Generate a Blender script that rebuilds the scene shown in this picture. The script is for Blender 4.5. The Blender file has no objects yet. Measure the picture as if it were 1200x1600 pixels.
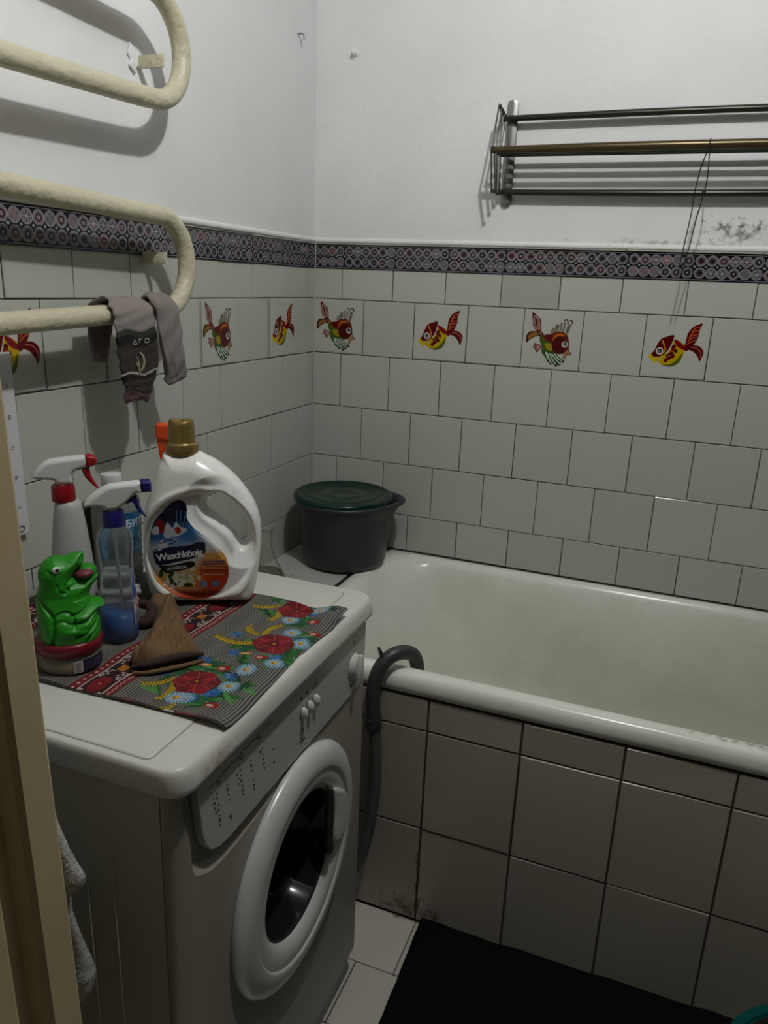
import bpy, bmesh, math, random
import numpy as np
from mathutils import Vector, Matrix
random.seed(7)
rng = np.random.default_rng(11)
S = bpy.context.scene
COL = S.collection

# ------------------------------------------------------------------ camera
cam_data = bpy.data.cameras.new('camera')
cam = bpy.data.objects.new('camera', cam_data)
COL.objects.link(cam)
S.camera = cam
CAM = Vector((0.99816, -2.01711, 1.35662))
pitch, roll, yaw = -0.2914621, 0.0413066, 0.3605445
fwd = Vector((-math.sin(yaw)*math.cos(pitch), math.cos(yaw)*math.cos(pitch), math.sin(pitch)))
r0 = Vector((math.cos(yaw), math.sin(yaw), 0)); u0 = r0.cross(fwd)
rgt = r0*math.cos(roll) + u0*math.sin(roll)
upv = -r0*math.sin(roll) + u0*math.cos(roll)
cam.matrix_world = Matrix(((rgt.x, upv.x, -fwd.x, CAM.x), (rgt.y, upv.y, -fwd.y, CAM.y), (rgt.z, upv.z, -fwd.z, CAM.z), (0, 0, 0, 1)))
cam_data.sensor_fit = 'VERTICAL'; cam_data.sensor_height = 36.0
cam_data.lens = 1188.797/1600*36.0
cam_data.clip_start = 0.02

# ------------------------------------------------------------------ world, lights, exposure
w = bpy.data.worlds.new('world'); S.world = w; w.use_nodes = True
w.node_tree.nodes['Background'].inputs[0].default_value = (0.75, 0.85, 0.7, 1)
w.node_tree.nodes['Background'].inputs[1].default_value = 0.004
ld = bpy.data.lights.new('bathroom_bulb', 'POINT'); ld.energy = 33; ld.shadow_soft_size = 0.022; ld.color = (1.0, 1.0, 0.985)
lo = bpy.data.objects.new('bathroom_bulb', ld); lo.location = (0.97, -1.15, 2.40); COL.objects.link(lo)
ld2 = bpy.data.lights.new('doorway_fill', 'AREA'); ld2.energy = 0.45; ld2.size = 0.6; ld2.color = (1.0, 0.86, 0.62)  # unseen weak warm fill, added to brighten the door frame
lo2 = bpy.data.objects.new('doorway_fill', ld2); lo2.location = (0.9, -3.4, 2.3)
lo2.rotation_euler = (math.radians(50), 0, math.radians(8)); COL.objects.link(lo2)
S.view_settings.view_transform = 'Standard'; S.view_settings.look = 'None'
S.view_settings.exposure = 0.0; S.view_settings.gamma = 1.0; S.view_settings.use_curve_mapping = False

# ------------------------------------------------------------------ helpers
def mat(name, color, rough=0.5, metal=0.0, bump=0.0, bscale=60.0, vary=0.0, vscale=8.0, attr=None, spec=0.5, trans=0.0, ior=1.45, coat=0.0, stain=None, emit=0, sheen=0, tone=False, bdist=0.002, detail=4):
    m = bpy.data.materials.new(name); m.use_nodes = True
    nt = m.node_tree; b = nt.nodes['Principled BSDF']
    b.inputs['Base Color'].default_value = (*color, 1); b.inputs['Roughness'].default_value = rough
    b.inputs['Metallic'].default_value = metal; b.inputs['Specular IOR Level'].default_value = spec
    b.inputs['Transmission Weight'].default_value = trans; b.inputs['IOR'].default_value = ior
    b.inputs['Coat Weight'].default_value = coat; b.inputs['Sheen Weight'].default_value = sheen
    tc = nt.nodes.new('ShaderNodeTexCoord'); src = None
    if attr:
        a = nt.nodes.new('ShaderNodeAttribute'); a.attribute_name = attr; src = a.outputs['Color']
    if tone:
        a = nt.nodes.new('ShaderNodeAttribute'); a.attribute_name = 'tone'
        mx = nt.nodes.new('ShaderNodeMix'); mx.data_type = 'RGBA'; mx.blend_type = 'MULTIPLY'; mx.inputs[0].default_value = 1
        mx.inputs[6].default_value = (*color, 1); nt.links.new(a.outputs['Color'], mx.inputs[7]); src = mx.outputs[2]
    if vary > 0:
        n = nt.nodes.new('ShaderNodeTexNoise'); n.inputs['Scale'].default_value = vscale; n.inputs['Detail'].default_value = 5
        nt.links.new(tc.outputs['Object'], n.inputs['Vector'])
        r = nt.nodes.new('ShaderNodeMapRange'); r.inputs[1].default_value = 0.3; r.inputs[2].default_value = 0.7
        r.inputs[3].default_value = 1-vary; r.inputs[4].default_value = 1+vary*0.4
        nt.links.new(n.outputs['Fac'], r.inputs[0])
        mx = nt.nodes.new('ShaderNodeMix'); mx.data_type = 'RGBA'; mx.blend_type = 'MULTIPLY'; mx.inputs[0].default_value = 1
        if src: nt.links.new(src, mx.inputs[6])
        else: mx.inputs[6].default_value = (*color, 1)
        nt.links.new(r.outputs[0], mx.inputs[7]); src = mx.outputs[2]
    if stain:
        # stain = list of (centre, radius, colour, noise scale, threshold)
        for (c, rad, sc, ns, th, *tw) in stain:
            vs = nt.nodes.new('ShaderNodeVectorMath'); vs.operation = 'SUBTRACT'; vs.inputs[1].default_value = c
            nt.links.new(tc.outputs['Object'], vs.inputs[0])
            vd = nt.nodes.new('ShaderNodeVectorMath'); vd.operation = 'DIVIDE'; vd.inputs[1].default_value = rad
            nt.links.new(vs.outputs[0], vd.inputs[0])
            ln = nt.nodes.new('ShaderNodeVectorMath'); ln.operation = 'LENGTH'; nt.links.new(vd.outputs[0], ln.inputs[0])
            n = nt.nodes.new('ShaderNodeTexNoise'); n.inputs['Scale'].default_value = ns; n.inputs['Detail'].default_value = 8; n.inputs['Roughness'].default_value = 0.7
            nt.links.new(tc.outputs['Object'], n.inputs['Vector'])
            ma = nt.nodes.new('ShaderNodeMath'); ma.operation = 'SUBTRACT'; ma.inputs[0].default_value = 1.0; nt.links.new(ln.outputs['Value'], ma.inputs[1])
            mb = nt.nodes.new('ShaderNodeMath'); mb.operation = 'MULTIPLY_ADD'; nt.links.new(ma.outputs[0], mb.inputs[0]); mb.inputs[1].default_value = 0.35; nt.links.new(n.outputs['Fac'], mb.inputs[2])
            r = nt.nodes.new('ShaderNodeMapRange'); r.inputs[1].default_value = th; r.inputs[2].default_value = th+(tw[0] if tw else 0.16); nt.links.new(mb.outputs[0], r.inputs[0])
            mx = nt.nodes.new('ShaderNodeMix'); mx.data_type = 'RGBA'; mx.inputs[7].default_value = (*sc, 1)
            nt.links.new(r.outputs[0], mx.inputs[0])
            if src: nt.links.new(src, mx.inputs[6])
            else: mx.inputs[6].default_value = (*color, 1)
            src = mx.outputs[2]
    if src: nt.links.new(src, b.inputs['Base Color'])
    if bump > 0:
        n = nt.nodes.new('ShaderNodeTexNoise'); n.inputs['Scale'].default_value = bscale; n.inputs['Detail'].default_value = detail
        nt.links.new(tc.outputs['Object'], n.inputs['Vector'])
        bp = nt.nodes.new('ShaderNodeBump'); bp.inputs['Strength'].default_value = bump; bp.inputs['Distance'].default_value = bdist
        nt.links.new(n.outputs['Fac'], bp.inputs['Height']); nt.links.new(bp.outputs[0], b.inputs['Normal'])
    return m

def link(name, me, m=None, parent=None, smooth=False):
    o = bpy.data.objects.new(name, me); COL.objects.link(o)
    if m is not None:
        for x in (m if isinstance(m, (list, tuple)) else [m]): me.materials.append(x)
    if smooth:
        me.polygons.foreach_set('use_smooth', [True]*len(me.polygons))
    if parent is not None:
        o.parent = parent; o.matrix_parent_inverse = parent.matrix_basis.inverted()
    return o

def mb(name, bm, m=None, parent=None, smooth=False, auto=None):
    bmesh.ops.recalc_face_normals(bm, faces=bm.faces[:])
    me = bpy.data.meshes.new(name); bm.to_mesh(me); bm.free()
    o = link(name, me, m, parent, smooth)
    if auto:
        me.polygons.foreach_set('use_smooth', [True]*len(me.polygons))
        try: me.set_sharp_from_angle(angle=math.radians(auto))
        except Exception: pass
    return o

def empty(name, loc, label, cat, group=None):
    o = bpy.data.objects.new(name, None); o.location = loc; o.empty_display_size = 0.02; COL.objects.link(o)
    return tag(o, label, cat, group)

def tag(o, label=None, cat=None, group=None, kind=None):
    if label: o['label'] = label
    if cat: o['category'] = cat
    if group: o['group'] = group
    if kind: o['kind'] = kind
    return o

def box(bm, x0, x1, y0, y1, z0, z1, bev=0, seg=3):
    vs = [bm.verts.new((x, y, z)) for z in (z0, z1) for (x, y) in ((x0, y0), (x1, y0), (x1, y1), (x0, y1))]
    fs = [(0, 3, 2, 1), (4, 5, 6, 7), (0, 1, 5, 4), (1, 2, 6, 5), (2, 3, 7, 6), (3, 0, 4, 7)]
    faces = [bm.faces.new([vs[i] for i in f]) for f in fs]
    if bev > 0:
        es = list({e for f in faces for e in f.edges})
        bmesh.ops.bevel(bm, geom=es, offset=bev, segments=seg, profile=0.5, affect='EDGES')

def obox(bm, c, ax, size, bev=0):
    """box centred at c, ax = 3 unit axes, size = full sizes"""
    M = Matrix((Vector(ax[0]), Vector(ax[1]), Vector(ax[2]))).transposed().to_4x4(); M.translation = Vector(c)
    b2 = bmesh.new(); box(b2, -size[0]/2, size[0]/2, -size[1]/2, size[1]/2, -size[2]/2, size[2]/2, bev, 2)
    b2.transform(M); me = bpy.data.meshes.new('t'); b2.to_mesh(me); b2.free(); bm.from_mesh(me); bpy.data.meshes.remove(me)

def loft(bm, loops, closed=True, cap0=True, cap1=True):
    rings = [[bm.verts.new(p) for p in l] for l in loops]
    n = len(rings[0])
    for a, b in zip(rings, rings[1:]):
        for i in range(n if closed else n-1):
            j = (i+1) % n
            bm.faces.new((a[i], a[j], b[j], b[i]))
    if cap0 and closed: bm.faces.new(rings[0][::-1])
    if cap1 and closed: bm.faces.new(rings[-1])
    return rings

def lathe(bm, prof, c=(0, 0, 0), axis='z', n=48, sx=1, sy=1, rot=0):
    loops = []
    for r, h in prof:
        l = []
        for i in range(n):
            a = 2*math.pi*i/n
            u, v = max(r, 1e-5)*math.cos(a)*sx, max(r, 1e-5)*math.sin(a)*sy
            u, v = u*math.cos(rot)-v*math.sin(rot), u*math.sin(rot)+v*math.cos(rot)
            if axis == 'z': p = (c[0]+u, c[1]+v, c[2]+h)
            elif axis == 'x': p = (c[0]+h, c[1]+u, c[2]+v)
            else: p = (c[0]+u, c[1]+h, c[2]+v)
            l.append(p)
        loops.append(l)
    loft(bm, loops)

def catmull(pts, per=8, closed=False):
    P = [np.array(p, float) for p in pts]; n = len(P); out = []
    rngi = range(n if closed else n-1)
    for i in rngi:
        if closed: a, b, c, d = P[(i-1) % n], P[i], P[(i+1) % n], P[(i+2) % n]
        else: a, b, c, d = P[max(i-1, 0)], P[i], P[i+1], P[min(i+2, n-1)]
        for k in range(per):
            t = k/per
            out.append(0.5*((2*b)+(-a+c)*t+(2*a-5*b+4*c-d)*t*t+(-a+3*b-3*c+d)*t**3))
    if not closed: out.append(P[-1])
    return out

def tube(bm, pts, r, n=16, per=8, smooth=True, caps=True):
    P = catmull(pts, per) if smooth else [np.array(p, float) for p in pts]
    P = [Vector(p) for p in P]; rr = r if hasattr(r, '__len__') else None
    T = []
    for i in range(len(P)):
        a = P[max(i-1, 0)]; b = P[min(i+1, len(P)-1)]; T.append((b-a).normalized())
    up = Vector((0, 0, 1)) if abs(T[0].z) < 0.9 else Vector((1, 0, 0))
    N = T[0].cross(up).normalized(); loops = []
    for i, p in enumerate(P):
        N = (N - T[i]*N.dot(T[i])).normalized(); B = T[i].cross(N)
        if rr is not None:
            t = i/(len(P)-1)*(len(rr)-1); k = min(int(t), len(rr)-2); ri = rr[k]*(1-(t-k))+rr[k+1]*(t-k)
        else: ri = r
        loops.append([tuple(p+N*math.cos(2*math.pi*j/n)*ri+B*math.sin(2*math.pi*j/n)*ri) for j in range(n)])
    loft(bm, loops, cap0=caps, cap1=caps)

def pip(px, py, poly):
    poly = np.asarray(poly, float); inside = np.zeros(px.shape, bool); n = len(poly); j = n-1
    for i in range(n):
        xi, yi = poly[i]; xj, yj = poly[j]
        if yi != yj:
            c = ((yi > py) != (yj > py)) & (px < (xj-xi)*(py-yi)/(yj-yi)+xi); inside ^= c
        j = i
    return inside

def dpoly(px, py, poly):
    """distance to polygon outline and nearest points"""
    poly = np.asarray(poly, float); best = np.full(px.shape, 1e9); bx = np.zeros(px.shape); by = np.zeros(px.shape); n = len(poly)
    for i in range(n):
        ax, ay = poly[i]; cx, cy = poly[(i+1) % n]; dx, dy = cx-ax, cy-ay; L = dx*dx+dy*dy+1e-12
        t = np.clip(((px-ax)*dx+(py-ay)*dy)/L, 0, 1); qx = ax+t*dx; qy = ay+t*dy
        d = np.hypot(px-qx, py-qy); m = d < best
        best = np.where(m, d, best); bx = np.where(m, qx, bx); by = np.where(m, qy, by)
    return best, bx, by

def inflate(outline, holes, hfun, res, place, hback=None):
    """closed solid: outline in (s,t), front/back at +-hfun(s,t,dout,dhole); place(s,t,h)->xyz arrays. returns mesh data"""
    o = np.asarray(outline, float); x0, y0 = o.min(0)-res*1.5; x1, y1 = o.max(0)+res*1.5
    xs = np.arange(x0, x1, res); ys = np.arange(y0, y1, res)
    cx, cy = np.meshgrid(xs[:-1]+res/2, ys[:-1]+res/2)
    m = pip(cx, cy, o)
    for h in holes: m &= ~pip(cx, cy, h)
    gx, gy = np.meshgrid(xs, ys)
    used = np.zeros(gx.shape, bool); full = np.zeros(gx.shape, int)
    for a in (0, 1):
        for b in (0, 1):
            used[a:a+m.shape[0], b:b+m.shape[1]] |= m; full[a:a+m.shape[0], b:b+m.shape[1]] += m
    bnd = used & (full < 4)
    do, bx, by = dpoly(gx, gy, o); dh = np.full(gx.shape, 1e3)
    for h in holes:
        d, hx, hy = dpoly(gx, gy, h); c = d < do
        bx = np.where(c, hx, bx); by = np.where(c, hy, by); dh = np.minimum(dh, d)
    gx = np.where(bnd, bx, gx); gy = np.where(bnd, by, gy)
    do = np.where(bnd & (do < dh), 0, do); dh = np.where(bnd & (dh <= do), 0, dh)
    H = np.where(bnd, 0, hfun(gx, gy, do, dh)); HB = H if hback is None else np.where(bnd, 0, hback(gx, gy, do, dh))
    idF = -np.ones(gx.shape, int); idB = -np.ones(gx.shape, int)
    uy, ux = np.nonzero(used); idF[uy, ux] = np.arange(len(ux))
    X = [np.stack(place(gx[uy, ux], gy[uy, ux], H[uy, ux]), 1)]
    inner = used & ~bnd; iy, ix = np.nonzero(inner); idB[iy, ix] = len(ux)+np.arange(len(ix))
    X.append(np.stack(place(gx[iy, ix], gy[iy, ix], -HB[iy, ix]), 1)); idB[bnd] = idF[bnd]
    V = np.concatenate(X); my, mx = np.nonzero(m)
    q = lambda I, f: np.stack([I[my, mx], I[my, mx+1], I[my+1, mx+1], I[my+1, mx]][::f], 1)
    F = np.concatenate([q(idF, 1), q(idB, -1)])
    F = [f for f in F.tolist() if len(set(f)) == 4]
    me = bpy.data.meshes.new('m'); me.from_pydata(V.tolist(), [], F); me.update()
    return me

# ---- small painter used for printed patterns (stored as a colour attribute on a fine grid)
def lin(c):
    c = np.array(c, float)/255.0
    return np.where(c <= 0.04045, c/12.92, ((c+0.055)/1.055)**2.4)

class Canvas:
    def __init__(s, wm, hm, res, bg, ss=2):
        s.w, s.h, s.res, s.ss = wm, hm, res, ss
        s.nx, s.ny = int(round(wm/res))+1, int(round(hm/res))+1
        gx = (np.arange(s.nx*ss)+0.5)/ss*res-res/2; gy = (np.arange(s.ny*ss)+0.5)/ss*res-res/2
        s.X, s.Y = np.meshgrid(gx, gy); s.I = np.empty(s.X.shape+(3,)); s.I[:] = bg; s.clipm = None
    def _bb(s, x0, x1, y0, y1):
        p = s.res/s.ss
        i0 = max(int((y0+s.res/2)/p)-1, 0); i1 = min(int((y1+s.res/2)/p)+2, s.X.shape[0]); j0 = max(int((x0+s.res/2)/p)-1, 0); j1 = min(int((x1+s.res/2)/p)+2, s.X.shape[1])
        return slice(i0, max(i1, i0)), slice(j0, max(j1, j0))
    def put(s, sl, m, c):
        if m.size == 0: return
        if s.clipm is not None: m = m & s.clipm[sl]
        s.I[sl][m] = c
    def poly(s, pts, c):
        p = np.asarray(pts, float); sl = s._bb(p[:, 0].min(), p[:, 0].max(), p[:, 1].min(), p[:, 1].max())
        s.put(sl, pip(s.X[sl], s.Y[sl], p), c)
    def blob(s, pts, c, per=6): s.poly(catmull(pts, per, True), c)
    def ell(s, cx, cy, rx, ry, c, a=0):
        R = max(rx, ry); sl = s._bb(cx-R, cx+R, cy-R, cy+R); dx, dy = s.X[sl]-cx, s.Y[sl]-cy
        u = dx*math.cos(a)+dy*math.sin(a); v = -dx*math.sin(a)+dy*math.cos(a)
        s.put(sl, (u/rx)**2+(v/ry)**2 <= 1, c)
    def ring(s, cx, cy, r, t, c):
        sl = s._bb(cx-r-t, cx+r+t, cy-r-t, cy+r+t); d = np.hypot(s.X[sl]-cx, s.Y[sl]-cy); s.put(sl, abs(d-r) <= t/2, c)
    def line(s, pts, wd, c, smooth=False):
        if smooth: pts = catmull(pts, 6)
        for a, b in zip(pts[:-1], pts[1:]):
            sl = s._bb(min(a[0], b[0])-wd, max(a[0], b[0])+wd, min(a[1], b[1])-wd, max(a[1], b[1])+wd)
            dx, dy = b[0]-a[0], b[1]-a[1]; L = dx*dx+dy*dy+1e-12; t = np.clip(((s.X[sl]-a[0])*dx+(s.Y[sl]-a[1])*dy)/L, 0, 1)
            s.put(sl, np.hypot(s.X[sl]-a[0]-t*dx, s.Y[sl]-a[1]-t*dy) <= wd/2, c)
    def pix(s):
        k = s.ss; return s.I.reshape(s.ny, k, s.nx, k, 3).mean((1, 3))
    def mesh(s, name, place, mask=None):
        gx, gy = np.meshgrid(np.arange(s.nx)*s.res, np.arange(s.ny)*s.res)
        V = np.stack(place(gx.ravel(), gy.ravel()), 1); idx = np.arange(s.nx*s.ny).reshape(s.ny, s.nx)
        F = np.stack([idx[:-1, :-1], idx[:-1, 1:], idx[1:, 1:], idx[1:, :-1]], -1)
        cc = s.pix().reshape(-1, 3)
        if mask is not None:
            mk = mask(gx[:-1, :-1]+s.res/2, gy[:-1, :-1]+s.res/2); F = F[mk]
        F = F.reshape(-1, 4)
        if mask is not None:
            u = np.unique(F); remap = np.zeros(len(V), int); remap[u] = np.arange(len(u)); F = remap[F]; V = V[u]; cc = cc[u]
        me = bpy.data.meshes.new(name); me.vertices.add(len(V)); me.vertices.foreach_set('co', V.astype(np.float32).ravel())
        me.loops.add(F.size); me.loops.foreach_set('vertex_index', F.ravel().astype(np.int32))
        me.polygons.add(len(F)); me.polygons.foreach_set('loop_start', np.arange(0, F.size, 4, dtype=np.int32))
        me.polygons.foreach_set('loop_total', np.full(len(F), 4, np.int32)); me.update(calc_edges=True)
        at = me.color_attributes.new('paint', 'FLOAT_COLOR', 'POINT')
        at.data.foreach_set('color', np.concatenate([cc, np.ones((len(cc), 1))], 1).astype(np.float32).ravel())
        me.polygons.foreach_set('use_smooth', [True]*len(F))
        return me

def text(name, s, size, m, place, parent, bold=0.0, align='CENTER', spacing=1.0, shear=0.0):
    """place(x,y)->xyz for every vertex of the lettering"""
    cu = bpy.data.curves.new('t', 'FONT'); cu.body = s; cu.size = size; cu.align_x = align; cu.align_y = 'CENTER'; cu.offset = bold; cu.space_character = spacing; cu.shear = shear
    cu.resolution_u = 4
    o = bpy.data.objects.new('t', cu); COL.objects.link(o); bpy.context.view_layer.update()
    me = bpy.data.meshes.new_from_object(o.evaluated_get(bpy.context.evaluated_depsgraph_get()))
    bpy.data.objects.remove(o); bpy.data.curves.remove(cu)
    for v in me.vertices: v.co = place(v.co.x, v.co.y)
    me.name = name; me.materials.clear()
    return link(name, me, m, parent)

# ------------------------------------------------------------------ materials
M_plaster = mat('wall_plaster', (0.77, 0.77, 0.775), 0.62, bump=0.55, bscale=24, vary=0.05, vscale=5, detail=8, bdist=0.004,
    stain=[((1.07, 0.0, 1.505), (0.17, 1.0, 0.055), (0.16, 0.17, 0.15), 55, 0.72), ((0.9, 0, 1.475), (0.5, 1.0, 0.018), (0.42, 0.44, 0.40), 40, 0.74)])
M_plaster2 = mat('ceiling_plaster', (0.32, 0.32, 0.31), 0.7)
M_tile = mat('glazed_wall_tile', (0.475, 0.48, 0.435), 0.16, tone=True, bump=0.06, bscale=5, bdist=0.004)
M_grout = mat('dark_grout', (0.045, 0.045, 0.04), 0.9)
M_grout2 = mat('brown_grout', (0.07, 0.055, 0.035), 0.9)
M_apron = mat('beige_panel_tile', (0.38, 0.35, 0.29), 0.22, tone=True, bump=0.05, bscale=5, bdist=0.004, stain=[((0.6, -0.7, 0.03), (0.16, 1, 0.05), (0.09, 0.05, 0.02), 40, 0.70), ((0.6159, -0.7, 0.12), (0.012, 1, 0.2), (0.13, 0.06, 0.02), 30, 0.68)])
M_floor = mat('floor_tile', (0.54, 0.52, 0.46), 0.28, tone=True, bump=0.08, bscale=9, vary=0.06, stain=[((0.6, -0.7, 0.0), (0.12, 0.03, 0.2), (0.12, 0.07, 0.03), 50, 0.72)])
M_paint = mat('printed_glaze', (1, 1, 1), 0.2, attr='paint')

# ------------------------------------------------------------------ setting
def set_tone(me, tones):
    at = me.color_attributes.new('tone', 'FLOAT_COLOR', 'CORNER')
    cols = np.empty((len(me.loops), 4), np.float32)
    for p in me.polygons:
        cols[p.loop_start:p.loop_start+p.loop_total] = tones[p.index]
    at.data.foreach_set('color', cols.ravel())

def tiles(name, rects, place, m, parent, gap=0.0011, ch=0.0012, depth=0.003, jit=0.0006, tone_j=0.045, tint=None):
    bm = bmesh.new(); tones = []
    for k, (a0, a1, b0, b1) in enumerate(rects):
        g = gap; a0, a1, b0, b1 = a0+g+random.uniform(-.3, .3)*g, a1-g, b0+g+random.uniform(-.3, .3)*g, b1-g
        if a1-a0 < 0.004 or b1-b0 < 0.004: continue
        j = [random.uniform(-jit, jit) for _ in range(4)]; base = random.uniform(-jit, jit)*0.6
        t = 1+random.uniform(-tone_j, tone_j*0.6); tc = (t*random.uniform(.985, 1.01), t, t*random.uniform(.98, 1.01), 1)
        if tint and k in tint: tc = tuple(np.array(tint[k]+(1,)))
        o = [bm.verts.new(place(a, b, -depth)) for a, b in ((a0, b0), (a1, b0), (a1, b1), (a0, b1))]
        o2 = [bm.verts.new(place(a, b, -ch*0.7+base)) for a, b in ((a0, b0), (a1, b0), (a1, b1), (a0, b1))]
        i = [bm.verts.new(place(a, b, base+j[q])) for q, (a, b) in enumerate(((a0+ch, b0+ch), (a1-ch, b0+ch), (a1-ch, b1-ch), (a0+ch, b1-ch)))]
        for q in range(4):
            r = (q+1) % 4; bm.faces.new((o[q], o[r], o2[r], o2[q])); tones.append(tc)
            bm.faces.new((o2[q], o2[r], i[r], i[q])); tones.append(tc)
        bm.faces.new(i); tones.append(tc)
    me = bpy.data.meshes.new(name); bm.to_mesh(me); bm.free(); set_tone(me, tones)
    return link(name, me, m, parent)

Z0, Z1, Z2, Z3, Z4, ZT = 1.31, 1.16, 1.01, 0.86, 0.71, 1.462
RIM = 0.598
def row(first, end, z0, z1, start=0.0015):
    r = []; x = start; nx = first
    while x < end:
        r.append((x, min(nx, end), z0, z1)); x = nx; nx += 0.15
    return r
Pb = lambda a, b, d: (a, -d, b)          # back wall: normal -y, plane y=0
Pl = lambda a, b, d: (d, -a, b)          # left wall: normal +x, plane x=0

bm = bmesh.new(); box(bm, -0.1, 2.05, 0.003, 0.10, ZT-0.001, 2.5); box(bm, -0.1, 2.05, 0.0025, 0.10, 0, ZT-0.001)
# rounded plaster bead where the plaster meets the tiling
tube(bm, [(0.0, 0.004, ZT+0.002), (2.05, 0.004, ZT+0.002)], 0.0075, n=12, smooth=False)
wb = mb('wall_back', bm, [M_plaster]); tag(wb, kind='structure')
bm = bmesh.new()
vs = [bm.verts.new(p) for p in ((0, 0.0022, 0.5), (2.05, 0.0022, 0.5), (2.05, 0.0022, ZT), (0, 0.0022, ZT))]; bm.faces.new(vs)
mb('grout', bm, M_grout, wb)
top_b = row(0.0853, 2.0, Z0, ZT)
rb = top_b+row(0.152, 2.0, Z1, Z0)+row(0.0853, 2.0, Z2, Z1)+row(0.1555, 2.0, Z3, Z2)+row(0.0793, 2.0, Z4, Z3)+row(0.1614, 2.0, RIM+0.004, Z4)
tiles('wall_tiles', rb, Pb, M_tile, wb, tint={3: (0.97, 0.965, 0.96), 4: (0.84, 0.83, 0.80)})

bm = bmesh.new(); box(bm, -0.10, -0.003, -1.62, 0.10, ZT-0.001, 2.5); box(bm, -0.10, -0.0025, -1.62, 0.10, 0, ZT-0.001)
tube(bm, [(-0.004, 0.0, ZT+0.002), (-0.002, -0.70, ZT+0.003)], 0.0075, n=12, smooth=False)
tube(bm, [(-0.001, -0.69, ZT+0.004), (-0.001, -1.62, ZT+0.006)], 0.013, n=12, smooth=False)
wl = mb('wall_left', bm, [M_plaster]); tag(wl, kind='structure')
bm = bmesh.new()
vs = [bm.verts.new(p) for p in ((-0.0022, 0, 0.3), (-0.0022, 0, ZT), (-0.0022, -1.6, ZT), (-0.0022, -1.6, 0.3))]; bm.faces.new(vs)
mb('grout', bm, M_grout, wl)
rl = row(0.0334, 1.6, Z0, ZT)+row(0.1138, 1.6, Z1, Z0)+row(0.0334, 1.6, Z2, Z1)+row(0.0956, 1.6, Z3, Z2)+row(0.0334, 1.6, Z4, Z3)+row(0.0956, 1.6, Z4-0.15, Z4)+row(0.0334, 1.6, Z4-0.30, Z4-0.15)
tiles('wall_tiles', rl, Pl, M_tile, wl, jit=0.0012)
# painted corner bead between the two tiled walls
bm = bmesh.new(); tube(bm, [(0.001, -0.001, RIM), (0.001, -0.001, ZT)], 0.0030, n=10, smooth=False); mb('corner_bead', bm, mat('corner_filler', (0.40, 0.40, 0.36), 0.5), wl)

bm = bmesh.new(); box(bm, -0.1, 2.05, -1.62, 0.1, 2.5, 2.6); cl = mb('ceiling', bm, M_plaster2); tag(cl, kind='structure')
bm = bmesh.new(); box(bm, -0.1, 2.05, -2.6, 0.1, -0.08, -0.003); fl = mb('floor', bm, M_grout); tag(fl, kind='structure')
fr = []
y = -0.702; offs = [0.62, 0.538, 0.60, 0.56]; k = 0
while y > -2.4:
    x = offs[k % 4]-0.15*5
    while x < 2.0: fr.append((x, x+0.15, y-0.15, y)); x += 0.15
    y -= 0.15; k += 1
tiles('floor_tiles', fr, lambda a, b, d: (a, b, d), M_floor, fl, gap=0.0012, jit=0.0005)

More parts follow.
